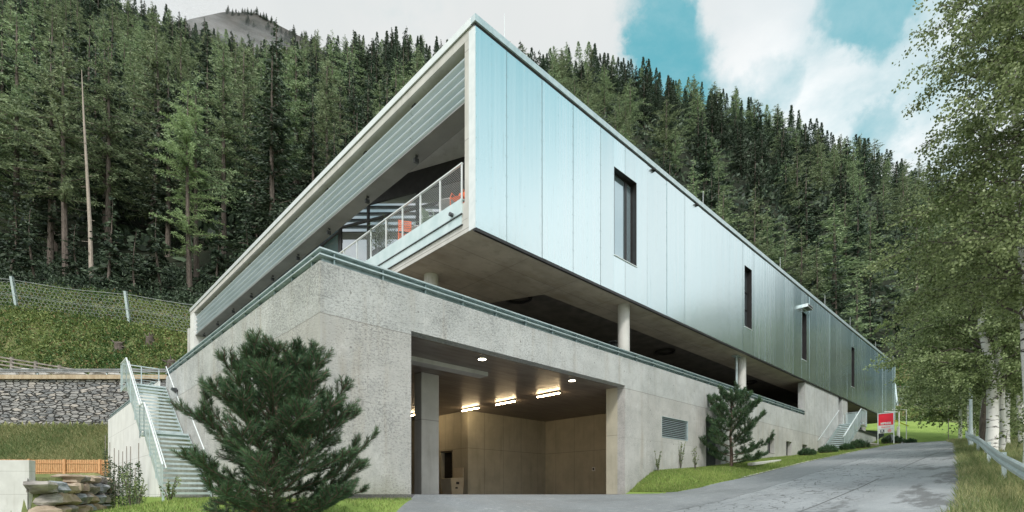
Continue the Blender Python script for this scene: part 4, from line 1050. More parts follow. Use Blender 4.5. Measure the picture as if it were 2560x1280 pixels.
# dry boulder wall on the lawn
th = thing('boulder_wall', 'low retaining wall of big rough boulders between the white wall and the concrete wall', 'wall', (0,0,0))
A = Vector((*AB_A,0)); Bv = Vector((*AB_B,0)); dAB = (Bv-A).normalized(); nAB = Vector((-dAB.y, dAB.x, 0))
if nAB.dot(-A) < 0: nAB = -nAB
LEN = (Bv-A).length
rowz = -1.5; ridx = 0
while rowz < 0.95:
    hgt = RB.uniform(0.42, 0.60); x = -0.3+RB.uniform(-0.3,0)
    while x < LEN-0.3:
        w = min(RB.uniform(0.8, 1.9), LEN+0.2-x); q = x+w/2; base = A+dAB*q; topz = 1.18-0.42*max(0,min(1,q/LEN))
        zc = rowz+hgt/2
        if zc < topz:
            mb = MB(); pos = base+nAB*(0.45-0.12*(ridx))
            c, s_ = dAB.x, dAB.y; tmp = MB(); boulder(tmp, (0,0,0), w*0.50, 0.55, hgt*0.50, RB.randint(0,9999), 12)
            mb.add([(v[0]*c-v[1]*s_+pos.x, v[0]*s_+v[1]*c+pos.y, v[2]+zc) for v in tmp.v], tmp.f)
            th_m = BOULD; o = mb.build('stone', [BOULD, varied('rusty_boulder', (0.24,0.18,0.13), (0.42,0.34,0.26), 0.85, 1.3, bs=0.8, bscale=3, bdist=0.1), varied('blue_boulder', (0.16,0.18,0.20), (0.36,0.38,0.40), 0.85, 1.3, bs=0.8, bscale=3, bdist=0.1)][RB.choice((0,0,1,2))], th, smooth=True)
        x += w
    rowz += hgt; ridx += 1
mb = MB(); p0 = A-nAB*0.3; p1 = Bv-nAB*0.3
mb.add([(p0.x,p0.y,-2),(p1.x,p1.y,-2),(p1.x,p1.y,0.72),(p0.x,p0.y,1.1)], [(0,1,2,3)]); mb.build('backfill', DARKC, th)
# concrete wall, far left
th = thing('concrete_wall', 'plain pale concrete wall at the left edge in front of the picket fence', 'wall', (-21.9, 23.9, 0), R_(184))
mb = MB(); mb.box(0, 12, 0, 0.35, -3, 1.55); mb.build('wall_body', m_form_concrete('pale_wall_concrete', (0.50,0.50,0.48), (0.60,0.60,0.58), 0, 0, 1.05, 0.3), th, bevel=0.01)
# picket fence
th = thing('picket_fence', 'orange brown wooden picket fence above the boulder wall', 'fence', (0,0,0))
fa, fb = Vector((-36.5, 35.2, 0)), Vector((-27.9, 36.0, 0)); fd = (fb-fa).normalized(); fl = (fb-fa).length
pk = MB(); nP = int(fl/0.115)
for k in range(nP):
    p = fa+fd*(k*0.115); z = 1.32; hh = 1.06+rnd.uniform(-0.01,0.02)
    pk.bar((p.x,p.y,z), (p.x,p.y,z+hh), 0.085, 0.022, up=(fd.y,-fd.x,0))
pk.build('pickets', WOOD, th)
mb = MB()
for dz in (0.22, 0.82): mb.bar((fa.x,fa.y+0.05,1.32+dz), (fb.x,fb.y+0.05,1.32+dz), 0.04, 0.08); mb.bar((fa.x,fa.y-0.04,1.32+dz), (fb.x,fb.y-0.04,1.32+dz), 0.03, 0.05)
mb.build('rail', WOOD, th)
k = 0.55
while k < fl+0.1:
    p = fb-fd*k; mb = MB(); mb.box(p.x-0.07, p.x+0.07, p.y-0.13, p.y-0.04, 1.20, 2.42); mb.build('post', WOOD, th)
    mb = MB(); mb.box(p.x-0.06,p.x+0.06,p.y-0.15,p.y-0.05,0.95,1.2); mb.build('post_shoe', WHITEP, th); k += 2.25

# ------------------------------------------------------------------ rockfall net fences
NETM = varied('net_wire', (0.22,0.24,0.24), (0.32,0.34,0.34), 0.6, 3, metal=0.3, bs=0)
def net_fence(name, label, pts, h, lean, cell=0.34, posts_at=None):
    th = thing(name, label, 'fence', tuple(pts[0])); o = Vector(pts[0])
    pts = [Vector(p)-o for p in pts]; V = []; F = []
    def rib(p, q, w):
        d = (q-p).normalized(); a = d.cross(Vector((0,1,0.2))).normalized()*w/2; i = len(V)
        V.extend([tuple(p-a), tuple(p+a), tuple(q+a), tuple(q-a)]); F.append((i, i+1, i+2, i+3))
    L_ = [0]; 
    for a, b in zip(pts[:-1], pts[1:]): L_.append(L_[-1]+(b-a).length)
    def at(x, y):
        k = min(len(pts)-2, int(np.searchsorted(L_, x, side='right')-1)); f = (x-L_[k])/(L_[k+1]-L_[k])
        sag = 0.25*math.sin(math.pi*f)*(y/h)
        return pts[k].lerp(pts[k+1], f)+Vector((0, -lean*y/h, y-sag))
    nx = int(L_[-1]/cell); ny = int(h/(cell*0.75))
    for i in range(nx):
        for j in range(ny):
            x = i*cell+(cell/2 if j % 2 else 0); y = j*cell*0.75
            if x+cell > L_[-1] or y+cell*0.5 > h: continue
            rib(at(x,y), at(x+cell/2,y+cell*0.25), 0.028); rib(at(x+cell/2,y+cell*0.25), at(min(x+cell,L_[-1]),y), 0.028)
            rib(at(x,y), at(x,max(0,y-cell*0.5)), 0.028)
    np_mesh('net', V, F, NETM, th)
    mb = MB()
    for yy in (0.05, h*0.5, h-0.02):
        n = int(L_[-1]/2.5)
        mb.path([at(L_[-1]*i/n, yy) for i in range(n+1)], 0.028 if yy > h*0.9 else 0.02, 4)
    mb.build('cable', NETM, th)
    for k in (posts_at or range(len(pts))):
        p = pts[k]; mb = MB(); mb.bar(p+Vector((0,0.2,-0.4)), p+Vector((0,-lean,h+0.25)), 0.24, 0.24); mb.build('post', GALV, th)
    return th
def hp(px, Y, dz=0):
    x = (px-1280)/1300*Y; return (x, Y, tz(x,Y)+dz)
net_fence('rockfall_fence', 'long wire rockfall net fence on leaning posts along the left forest edge', [hp(-240,53.5), hp(40,54.0), hp(322,54.0), hp(640,53.0), hp(900,53.0)], 3.0, 0.5, 0.44)
net_fence('rockfall_fence', 'wire rockfall net fence on the bank above the lawn right of the building', [hp(2140,82.5), hp(2247,81.0), hp(2400,80), hp(2620,79)], 4.1, -0.9, 0.42)

# ------------------------------------------------------------------ VEGETATION : conifers
def conifer(name, h, cbf, rmax, style, seed, lod=0):
    r = np.random.default_rng(seed); cb = h*cbf
    th = thing(name, 'x', 'tree', (0,0,-500))
    Cs, Ds, Ls, Ws = [], [], [], []; tk = MB()
    bend = r.normal(0, 0.25, 2)
    ctr = lambda z: np.array([bend[0]*math.sin(z/h*3), bend[1]*math.sin(z/h*2.3), z])
    tk.path([tuple(ctr(h*q)) for q in (0,0.12,0.3,0.5,0.7,0.86,0.99)], [max(0.02, (0.011*h+0.05)*(1-q)**0.8) for q in (0,0.12,0.3,0.5,0.7,0.86,0.99)], 7)
    lx = 1.6 if lod else 1.0
    z = cb; side_gain = 1+0.35*np.cos(np.linspace(0, 2*math.pi, 13)+r.uniform(0,6)) if style != 'spruce' else np.ones(13)
    k = 0
    while z < h-0.25:
        f = (z-cb)/(h-cb)
        if style == 'spruce':
            rad = rmax*((1-f)**0.92)*(0.62+0.38*min(1, f/0.12)); nb = 7; step = 0.60+0.30*(1-f)
        elif style == 'tier':                            # larch with separate bright tiers low down
            rad = rmax*((1-f)**0.78)*(0.45+0.55*min(1, f/0.45)); nb = 5; step = (1.25 if f < 0.45 else 0.6)
        else:
            rad = rmax*((1-f)**0.78)*(0.6+0.4*min(1, f/0.25)); nb = 6; step = 0.95
        if lod: step *= 1.2
        rad = max(rad, 0.14); nb = max(3, int(nb*(0.6+0.4*(1-f))))
        for b in range(nb):
            az = r.uniform(0, 2*math.pi); ln = rad*(r.uniform(0.62, 1.15) if style == 'spruce' else r.uniform(0.42, 1.25))*side_gain[int(az/6.2832*12)]
            if r.random() < 0.07: continue
            zb = z+r.uniform(-step/2, step/2)
            bd = np.array([math.cos(az), math.sin(az), 0]); sd_ = np.array([-bd[1], bd[0], 0])
            n = max(2, int(ln*(7.0 if style == 'spruce' else 8.5)/(lx if lod else 1)))
            q = (np.arange(n)+r.uniform(0.2, 0.9, n))/n; q = np.clip(q, 0.08, 1.0)
            if style == 'spruce': zz_ = -0.30*ln*q+0.16*ln*q**2*1.2+0.06*ln
            else: zz_ = 0.16*ln*q-0.20*ln*q**2
            base = ctr(zb); P = base+bd*(ln*q)[:, None]; P[:, 2] += zz_
            if not lod and ln > 1.2 and (style != 'spruce' or b % 2 == 0):
                e = P[np.argmax(q)]; tk.bar(tuple(base), tuple(base*0.4+e*0.6), 0.05, 0.05)
            for sg in (-1, 1):
                ph = r.uniform(0.5, 1.15, n)
                d = bd*np.cos(ph)[:, None]+sd_*(sg*np.sin(ph))[:, None]
                d[:, 2] += (r.uniform(-0.75, -0.1, n) if style == 'spruce' else r.uniform(-0.75, 0.35, n))
                tl_ = (0.26+0.36*(1-q)*min(1, ln/2.5))*r.uniform(0.7, 1.3, n)*(1.25 if lod else 1.0)
                Cs.append(P+r.normal(0, 0.05, (n, 3))); Ds.append(d); Ls.append(tl_*(1.2 if style == 'spruce' else 1.25))
                Ws.append(np.full(n, (0.21 if style == 'spruce' else 0.13)*(lx*0.95 if lod else 1)))
            if style != 'spruce':                          # fine hanging tufts
                m_ = n if not lod else n//2+1
                qq = r.uniform(0.1, 1, m_); PP = base+bd*(ln*qq)[:, None]; PP[:, 2] += 0.16*ln*qq-0.20*ln*qq**2
                PP += r.normal(0, 0.16, (m_, 3)); d = r.normal(0, 0.6, (m_, 3)); d[:, 2] -= 0.5
                Cs.append(PP); Ds.append(d); Ls.append(r.uniform(0.25, 0.55, m_)); Ws.append(np.full(m_, 0.10*(lx if lod else 1)))
        z += step; k += 1
    # leader
    m_ = 10; zt = np.linspace(h-1.2, h+0.1, m_); P = np.array([ctr(v) for v in zt]); d = r.normal(0, 0.5, (m_, 3)); d[:, 2] = 0.5
    Cs.append(P); Ds.append(d); Ls.append(np.full(m_, 0.26)); Ws.append(np.full(m_, 0.08*(1.6 if lod else 1)))
    # dead stubs under the crown
    zz_ = cb*0.35
    while zz_ < cb:
        az = r.uniform(0, 6.28); p = ctr(zz_); l_ = r.uniform(0.3, 1.3); tk.bar(tuple(p), (p[0]+math.cos(az)*l_, p[1]+math.sin(az)*l_, p[2]-0.15*l_), 0.03, 0.03); zz_ += r.uniform(0.5, 1.1) if not lod else 5
    C = np.concatenate(Cs); D = np.concatenate(Ds); V, F = leaves(C, D, np.concatenate(Ls), np.concatenate(Ws))
    mt = {'spruce': SPRUCE, 'larch': LARCH, 'tier': LARCHB}[style]
    tk.build('trunk', BARK, th); np_mesh('crown', V, F, mt, th)
    th['_h'] = h
    return th
used = set()
def place(proto, x, y, h, label, group, rot=None, zoff=-0.3, wide=1.0):
    ph = proto['_h']; sc = h/ph; loc = (x, y, tz(x, y)+zoff)
    rot = rnd.uniform(0, 6.28) if rot is None else rot
    if proto.name not in used:
        used.add(proto.name); r = proto; r.location = loc; r.rotation_euler = (0,0,rot); r.scale = (sc*wide, sc*wide, sc)
    else: r = dup(proto, loc, rot, scale=(sc*wide, sc*wide, sc))
    r['label'] = label
    if group: r['group'] = group
    elif 'group' in r: del r['group']
    return r
SP = [conifer('spruce_tree', 30, 0.06, 6.0, 'spruce', 1), conifer('spruce_tree', 27, 0.16, 5.4, 'spruce', 2), conifer('spruce_tree', 9, 0.03, 3.2, 'spruce', 3)]
LA = [conifer('larch_tree', 31, 0.30, 7.8, 'larch', 11), conifer('larch_tree', 28, 0.40, 7.2, 'larch', 12), conifer('larch_tree', 27, 0.12, 7.4, 'larch', 13)]
TI = [conifer('larch_tree', 30, 0.20, 7.4, 'tier', 21)]
SPF = [conifer('spruce_tree', 24, 0.08, 5.8, 'spruce', 31, 1), conifer('spruce_tree', 22, 0.12, 5.0, 'spruce', 32, 1), conifer('spruce_tree', 18, 0.05, 5.2, 'spruce', 33, 1)]
LAF = [conifer('larch_tree', 24, 0.06, 7.4, 'larch', 41, 1), conifer('larch_tree', 22, 0.10, 6.6, 'larch', 42, 1), conifer('larch_tree', 25, 0.14, 6.8, 'larch', 43, 1)]
FRONT = [
 # px, Y, h, proto, label
 (165, 64, 31, LA[0], 'tall larch with bare grey trunk left of the pale dead trunk, behind the net'),
 (-30, 66, 32, LA[1], 'larch cut by the left picture edge with trunk leaning behind the net fence'),
 (40, 72, 34, LA[1], 'slim dark trunked larch just right of the left picture edge'),
 (268, 70, 30, LA[0], 'broad olive larch right of the pale bare trunk'),
 (475, 64, 26, TI[0], 'bright yellow green larch with separate tiers of branches left of the roof'),
 (492, 66, 27, LA[1], 'dark trunked larch standing right behind the bright tiered larch'),
 (560, 74, 31, LA[0], 'high crowned larch between the bright tiered larch and the big spruce'),
 (690, 74, 34, SP[0], 'biggest dark spruce with a pointed top above the lower end of the roof'),
 (830, 82, 27, LA[2], 'light green larch reaching down to the roof edge above the louvres'),
 (885, 95, 24, SP[0], 'dark spruce half hidden by the roof edge right of the light green larch'),
 (375, 78, 33, LA[2], 'soft green larch behind the pale bare trunk and the tiered larch'),
 (110, 84, 30, LA[2], 'grey green larch rising behind the first row at the far left'),
 (620, 90, 30, LA[2], 'feathery larch left of the biggest dark spruce'),
 (760, 96, 27, LA[0], 'larch immediately right of the biggest dark spruce'),
 (270, 60.5, 11, SP[2], 'young spruce at the forest edge behind the net fence, widest one'),
 (340, 59.5, 8, SP[2], 'small young spruce behind the second net fence post'),
 (90, 60.5, 9, SP[2], 'young spruce near the left edge behind the net fence'),
 (200, 62, 7, SP[2], 'small spruce between the larch trunk and the bare trunk'),
 (405, 62, 10, SP[2], 'young spruce left of the tiered larch trunk'),
 (600, 62, 10, SP[2], 'young pale spruce directly beside the low end of the roof'),
 (540, 66, 9, SP[2], 'young spruce right of the two close larch trunks'),
 (20, 63, 10, SP[2], 'young spruce touching the left picture edge'),
 (650, 68, 12, SP[2], 'young spruce in front of the biggest dark spruce'),
 (1890, 116, 24, LAF[0], 'tall pale green larch above the third facade window'),
 (1735, 124, 24, LAF[0], 'broad olive larch above the second facade window'),
 (1960, 112, 19, LAF[1], 'rounded olive larch right of the tall pale larch'),
 (2140, 92, 17, LAF[1], 'small pale larch just left of the birch foliage'),
 (2090, 98, 20, SPF[0], 'dark spruce above the far end of the roof'),
 (2040, 104, 17, LAF[0], 'pale larch above the fourth facade window'),
]
for px, Y, h, pr, lb in FRONT:
    x = (px-1280)/1300*Y; place(pr, x, Y, h, lb, None)
# bare dead trunk
x, y = (225-1280)/1300*62, 62
th = thing('bare_trunk', 'pale bare dead trunk leaning left among the front larches', 'tree', (x, y, tz(x,y)-0.3))
mb = MB(); mb.path([(0.2,0,0),(0.0,0,7),(-0.4,0,14),(-0.75,0,20),(-1.0,0,25.5)], [0.26,0.2,0.15,0.1,0.03], 8)
for k in range(14): z = 5+k*1.3; a = rnd.uniform(0,6.28); mb.bar((-0.02*z,0,z), (-0.02*z+math.cos(a)*0.7, math.sin(a)*0.7, z-0.1), 0.03, 0.03)
mb.build('trunk', PALEBARK, th)
def roof_y(px):
    if px < 476 or px > 2236: return 1e9
    return 40+1.035*(1185-px) if px < 1185 else 42+0.828*(px-1185)
cnt = {'spruce': 0, 'larch': 0}; spots = [((px-1280)/1300*Y, Y) for px, Y, *_ in FRONT if Y > 60]
cand = []; rest = []
Y = 66.0
while Y < 262:
    d = 7.2+2.6*(Y-66)/190; u = -1.08
    while u < 1.02:
        dd = d*(1.55 if u > 0.05 and Y < 200 else 1.0)
        cand.append((u+rnd.uniform(-0.3,0.3)*d/Y, Y+rnd.uniform(-0.35,0.35)*d)); u += dd/Y
    Y += d*1.06
for u, Y in cand:
    X = u*Y; px = 1280+1300*u
    if Y < 92 and u > 0.25: continue
    if u > 0.05 and rnd.random() < 0.18 and Y < 200: continue
    if 2236 < px < 2330 and Y < 96: continue
    if Y > 252 and Y < 256: pass
    if any((X-a)**2+(Y-b)**2 < 12 for a, b in spots if abs(b-Y) < 5): continue
    zg = tz(X, Y); f = (Y-66)/190
    hmax = (26-13*f) if u < -0.25 else (23-7*f)
    h = hmax*rnd.uniform(0.62, 1.2)
    ytop = 1236-1300*(zg+h)/Y
    if ytop > roof_y(px)-4: continue
    if px > 2420 and Y > 120: continue
    dense = rnd.random()
    ls = 0.5+0.28*math.sin(X*0.05+1)+0.2*math.sin(Y*0.07+X*0.03)
    if f > 0.72: ls -= 0.28
    if u > 0.1: ls += 0.10
    kind = 'larch' if rnd.random() < ls else 'spruce'
    if cnt[kind] >= 268: kind = 'spruce' if kind == 'larch' else 'larch'
    if cnt[kind] >= 268:
        rest.append((X, Y, zg, h, 'larch' if rnd.random() < ls else 'spruce')); continue
    cnt[kind] += 1
    for lim, reg in ((90,'at the left picture edge'), (225,'left of the pale bare trunk'), (340,'right of the pale bare trunk'), (480,'above the steel staircase'), (610,'above the low roof end'),
                     (740,'near the biggest spruce'), (880,'above the middle louvres'), (1040,'above the upper louvres'), (1185,'just left of the roof peak'), (1420,'just right of the roof peak'),
                     (1560,'above the largest facade window'), (1700,'right of the largest facade window'), (1860,'above the second facade window'), (1990,'above the third facade window'),
                     (2120,'above the fourth facade window'), (2236,'above the far roof end'), (9999,'behind the birch foliage')):
        if px < lim: break
    dep = 'low down' if f < 0.2 else ('halfway up' if f < 0.5 else ('high up' if f < 0.78 else 'at the skyline'))
    big = 'tall' if h > hmax*0.95 else 'short'
    if kind == 'spruce': pr = rnd.choice(SP[:2]) if Y < 84 else rnd.choice(SPF)
    else: pr = rnd.choice(LA) if Y < 84 else rnd.choice(LAF)
    ad = big+(' dark spruce' if kind == 'spruce' else ' pale green larch')
    place(pr, X, Y, h, wide=(1.15 if kind == 'larch' else 1.05)*rnd.uniform(0.85, 1.15)*(1.22 if u > 0.05 else 1.0), label='%s %s, %s' % (ad, dep, reg), group='%s trees %s, %s' % (kind, dep, reg))
for u in np.arange(-1.05, 0.80, 0.016):
    for Yr in (228, 238, 247):
        uu = u+rnd.uniform(-0.008, 0.008); X = uu*Yr; h = rnd.uniform(7, 13) if u < -0.25 else rnd.uniform(10, 17.5); px = 1280+1300*uu; zg = tz(X, Yr)
        if 1236-1300*(zg+h)/Yr > roof_y(px)-4: continue
        rest.append((X, Yr+rnd.uniform(-3, 3), zg-0.4, h, 'spruce' if rnd.random() < 0.8 else 'larch'))
print('trees', cnt, len(rest))
# beyond the individually built trees: the far part of the wood as one mass
def unit_tree(style, seed):
    r = np.random.default_rng(seed); C = []; D = []; Ls = []
    for z in np.linspace(0.06, 0.99, 34):
        f = (z-0.06)/0.93; rad = (0.21*(1-f)**1.0 if style == 'spruce' else 0.27*(1-f)**0.85)+0.004
        for b in range(6):
            az = r.uniform(0, 6.283); ln = rad*r.uniform(0.6, 1.2); bd = np.array([math.cos(az), math.sin(az), 0]); n = 8
            q = r.uniform(0.2, 1.0, n); P = np.outer(q*ln, bd); P[:, 2] = z+(-0.3*ln*q if style == 'spruce' else 0.05*ln*q)
            C.append(P); d = bd+r.normal(0, 0.75, (n, 3)); d[:, 2] -= 0.25; D.append(d); Ls.append(r.uniform(0.016, 0.032, n))
    return np.concatenate(C), nrm(np.concatenate(D)), np.concatenate(Ls)
UT = {k: [unit_tree(k, 5+i) for i in range(3)] for k in ('spruce', 'larch')}
VV = []; FF = []; MI = []; off = 0
for X, Y, zg, h, kind in rest:
    C, D, l_ = UT[kind][rnd.randrange(3)]; a = rnd.uniform(0, 6.28); ca, sa = math.cos(a), math.sin(a); Rm = np.array([[ca, sa, 0], [-sa, ca, 0], [0, 0, 1]])
    wd_ = rnd.uniform(0.85, 1.2); C2 = (C@Rm)*h*np.array([wd_, wd_, 1])+np.array([X, Y, zg-0.3]); V, F = leaves(C2, D@Rm, l_*h*1.3, l_*h*0.6)
    VV.append(V); FF.append(F+off); off += len(V); MI.append(np.full(len(F), 0 if kind == 'spruce' else 1))
if VV:
    o = np_mesh('distant_forest', np.concatenate(VV), np.concatenate(FF), [SPRUCE, LARCH], mi=np.concatenate(MI)); tag(o, 'distant upper part of the mountain forest', 'forest', None, 'stuff')

ordn = ['first', 'second', 'third', 'fourth', 'fifth', 'sixth', 'seventh', 'eighth', 'ninth', 'tenth', 'eleventh', 'twelfth']
bylab = {}
for o in bpy.data.objects:
    if o.parent is None and 'group' in o and ' trees ' in str(o['group']): bylab.setdefault(o['label'], []).append(o)
for lb, lst in bylab.items():
    if 1 < len(lst) <= 12:
        lst.sort(key=lambda q: q.location.x/q.location.y)
        for i, o in enumerate(lst): o['label'] = lb+', '+ordn[i]+' from left'

# ------------------------------------------------------------------ far mountain with a drifting cloud
us = np.linspace(-0.80, -0.20, 70); ds = np.linspace(520, 760, 25)
top = np.interp(1280+1300*us, [240,420,480,560,640,690,740,790,840,900,1020], [0.86,0.90,0.915,0.928,0.925,0.905,0.885,0.865,0.83,0.80,0.70])*640
V = []; 
for d in ds:
    for u, tp in zip(us, top):
        k = (d-520)/120; z = tp*(1-0.42*(1-min(1,k))) - max(0, d-640)*0.5
        z += 5*math.sin(u*60+d*0.05)*(1-abs(min(1, k)-0.5))*min(1, max(0, 1-k)*3)
        V.append((u*640+ (d-640)*u, d, z))
n = len(us); F = [(i*n+j, i*n+j+1, (i+1)*n+j+1, (i+1)*n+j) for i in range(len(ds)-1) for j in range(n-1)]
MOUNT = m_ground('mountain_rock', ((0.03,0.033,0.028), (0.065,0.06,0.052), (0.012,0.018,0.012)), 0.02, 0.09)
o = np_mesh('mountain', V, F, MOUNT, smooth=True); tag(o, None, None, kind='structure')
k = 0
for px in np.concatenate([np.linspace(565, 690, 17), np.linspace(700, 835, 34)]):
    px = px+rnd.uniform(-3, 3); Yd = 640+rnd.uniform(-3, 2) if px < 700 else 640-rnd.uniform(0, 26); u = (px-1280)/1300
    zt = np.interp(px, [240,420,480,560,640,690,740,790,840,900,1020], [0.86,0.90,0.915,0.928,0.925,0.905,0.885,0.865,0.83,0.80,0.70])*640*(1-0.42*max(0, (640-Yd)/120))
    pr = SPF[k % 2]; sc = rnd.uniform(7, 13)*(1.25 if px > 700 else 0.9)/pr['_h']
    dup(pr, (u*Yd, Yd, zt-1.5), rnd.uniform(0,6), 'tiny dark conifer on the ridge line of the far misty mountain', 'conifers on the far misty ridge', (sc*1.5, sc*1.5, sc)); k += 1
for q in range(36):
    px = rnd.uniform(600, 850); Yd = rnd.uniform(560, 634); u = (px-1280)/1300
    zt = np.interp(px, [240,420,480,560,640,690,740,790,840,900,1020], [0.86,0.90,0.915,0.928,0.925,0.905,0.885,0.865,0.83,0.80,0.70])*640*(1-0.42*(640-Yd)/120)
    pr = SPF[q % 3]; sc = rnd.uniform(10, 16)/pr['_h']
    dup(pr, (u*640+(Yd-640)*u, Yd, zt-2), rnd.uniform(0,6), 'dark conifer on the misty flank of the far mountain', 'conifers on the flank of the far misty mountain', (sc*1.5, sc*1.5, sc))
# mist
m = bpy.data.materials.new('mist_vapour'); m.use_nodes = True; t = m.node_tree; t.nodes.clear()
co = N(t, 'ShaderNodeTexCoord'); mp = N(t, 'ShaderNodeMapping'); L(t, co.outputs['Object'], mp.inputs[0]); mp.inputs['Rotation'].default_value = (0, R_(-38), 0); mp.inputs['Scale'].default_value = (0.5, 1, 1.5)
nz = noise(t, mp.outputs[0], 3.2, 5, 0.55, 0.6)
vl = N(t, 'ShaderNodeVectorMath', operation='LENGTH'); L(t, co.outputs['Object'], vl.inputs[0])
fall = sstep(t, vl.outputs['Value'], 1.0, 0.35)
dn = mth(t, 'MULTIPLY', sstep(t, mth(t, 'ADD', nz, mth(t, 'MULTIPLY', fall, 0.14)), 0.53, 0.66), fall)
pv = N(t, 'ShaderNodeVolumePrincipled'); pv.inputs['Color'].default_value = (0.95,0.95,0.96,1); pv.inputs['Anisotropy'].default_value = 0.2
L(t, mth(t, 'MULTIPLY', dn, 0.012), pv.inputs['Density'])
om = N(t, 'ShaderNodeOutputMaterial'); L(t, pv.outputs[0], om.inputs['Volume'])
try: m.cycles.volume_sampling = 'MULTIPLE_IMPORTANCE'
except Exception: pass
mb = MB(); n = 16; vs = []; fs = []
for i in range(n+1):
    for j in range(2*n): la = -math.pi/2+math.pi*i/n; lo = math.pi*j/n; vs.append((math.cos(la)*math.cos(lo), math.cos(la)*math.sin(lo), math.sin(la)))
for i in range(n):
    for j in range(2*n): fs.append((i*2*n+j, i*2*n+(j+1) % (2*n), (i+1)*2*n+(j+1) % (2*n), (i+1)*2*n+j))
def mist(c, r, rotx, lb):
    q = MB(); q.add(vs, fs); o = q.build('mist', m); o.location = c; o.scale = r; o.rotation_euler = (0, rotx, 0); tag(o, lb, 'mist', None, 'stuff')
mist(((690-1280)/1300*470, 470, (1236-140)/1300*470), (85, 40, 22), R_(24), 'drifting mist veil before the far mountain')
mist(((470-1280)/1300*470, 470, (1236-30)/1300*470), (60, 40, 24), R_(20), 'low cloud at the upper left above the forest ridge')

# ------------------------------------------------------------------ pines (garden)
def pine(name, label, loc, h, rad, seed, nl=0.085, nw=0.0042, needles=110, nlimb=52, rot=0.0, brown=0.02, skew=(0,0)):
    r = np.random.default_rng(seed); th = thing(name, label, 'pine', loc, rot)
    tk = MB(); C = []; D = []; Lg = []; Cb = []; Db = []
    tk.path([(0,0,-0.3),(0.02,0,h*0.2),(-0.03,0.02,h*0.45),(0.03,0,h*0.7),(0,0,h*0.93)], [0.085*h/3.3,0.075*h/3.3,0.055*h/3.3,0.035*h/3.3,0.012], 8)
    def shoot(p, d, ln, dead=False):
        d = d/np.linalg.norm(d); n = int(needles*ln/0.3)
        q = r.uniform(0.0, 1.0, n)**0.85; P = p+np.outer(q*ln, d)
        a = np.cross(d, [0.3,0.2,1.0]); a /= np.linalg.norm(a); b = np.cross(d, a); ph = r.uniform(0, 6.283, n)
        spread = 0.95-0.35*q
        ND = d*1.0+(np.outer(np.cos(ph), a)+np.outer(np.sin(ph), b))*spread[:, None]+r.normal(0, 0.08, (n, 3))
        (Cb if dead else C).append(P); (Db if dead else D).append(ND)
        tk.bar(tuple(p), tuple(p+d*ln), 0.010, 0.010)
    for i in range(nlimb):
        q = (i+r.uniform(0.1, 0.9))/nlimb; z0 = h*(0.06+0.84*q)
        prof_ = float(np.interp(q, [0,0.15,0.35,0.55,0.75,0.9,1.0], [0.78,0.95,1.0,0.92,0.72,0.52,0.36]))
        az = i*2.399+r.uniform(-0.4, 0.4); el = 0.10+0.95*q**1.5+r.uniform(-0.14, 0.18)
        dh = np.array([math.cos(az), math.sin(az), 0.0]); ln = rad*prof_*r.uniform(0.84, 1.06)
        ln *= 1+skew[0]*dh[0]+skew[1]*dh[1]
        m_ = max(4, int(ln/0.16)); pts = [np.array([0.0, 0, z0])]
        d = dh*math.cos(el)+np.array([0, 0, math.sin(el)])
        for k in range(m_):
            d = d+r.normal(0, 0.07, 3); d[2] += 0.085*(k/m_) ; d /= np.linalg.norm(d); pts.append(pts[-1]+d*ln/m_)
        tk.path([tuple(p) for p in pts], [max(0.006, 0.020*(h/3.3)*(1-k/(m_+1))*(0.6+ln/rad*0.6)) for k in range(m_+1)], 5)
        for k in range(1, m_+1):
            fr = k/m_
            if fr < 0.22: continue
            p = pts[k]; d0 = pts[k]-pts[k-1]; d0 /= np.linalg.norm(d0)
            shoot(pts[k-1], d0, np.linalg.norm(pts[k]-pts[k-1]), False)
            sd_ = np.cross(d0, [0, 0, 1]); sd_ /= max(1e-6, np.linalg.norm(sd_))
            for sg in (-1, 1):
                if r.random() < 0.20: continue
                bl = (0.13+0.34*(1-abs(fr-0.55)))*r.uniform(0.7, 1.2)*min(1.25, h/3.3)
                bd = d0*0.75+sd_*sg*r.uniform(0.5, 1.0)+np.array([0, 0, r.uniform(0.0, 0.55)]); bd /= np.linalg.norm(bd)
                dead = r.random() < brown and fr < 0.8
                pm = p+bd*bl*0.5; up = bd+np.array([0, 0, 0.35])
                shoot(p+bd*bl*0.12, bd, bl*0.5, dead); shoot(pm, up, bl*0.55, dead)
                if bl > 0.28: shoot(pm, bd+sd_*sg*0.7+np.array([0,0,0.2]), bl*0.45, dead)
        tip = pts[-1]
        for k in range(3): shoot(tip, d+np.array([r.normal(0, 0.45), r.normal(0, 0.45), 0.35+0.25*k]), r.uniform(0.13, 0.22)*min(1.3, h/3.3))
    for k in range(6): shoot(np.array([0,0,h*0.90]), np.array([r.normal(0,0.35), r.normal(0,0.35), 1.0]), r.uniform(0.15,0.3)*h/3.3)
    tk.build('trunk', PINEBARK, th)
    C = np.concatenate(C); D = np.concatenate(D); V, F = leaves(C, D, rng.uniform(0.75, 1.1, len(C))*nl, nw); np_mesh('needles', V, F, PINEN, th)
    if Cb: Cb = np.concatenate(Cb); Db = np.concatenate(Db); V, F = leaves(Cb, Db, nl, nw); o = np_mesh('dead_needles', V, F, PINEBR, th); o['label'] = 'rust brown dead twigs'
    return th
px0, Yp = 690, 8.3; xp = (px0-1280)/1300*Yp
pine('pine_tree', 'large dense pine in front of the concrete corner with a few rusty brown twigs', (xp, Yp, tz(xp,Yp)-0.05), 2.78, 1.52, 4, nl=0.095, nw=0.0055, needles=128, nlimb=90, brown=0.02, skew=(0.08,-0.05))
x2, y2 = (1828-1280)/1300*24.6, 24.6
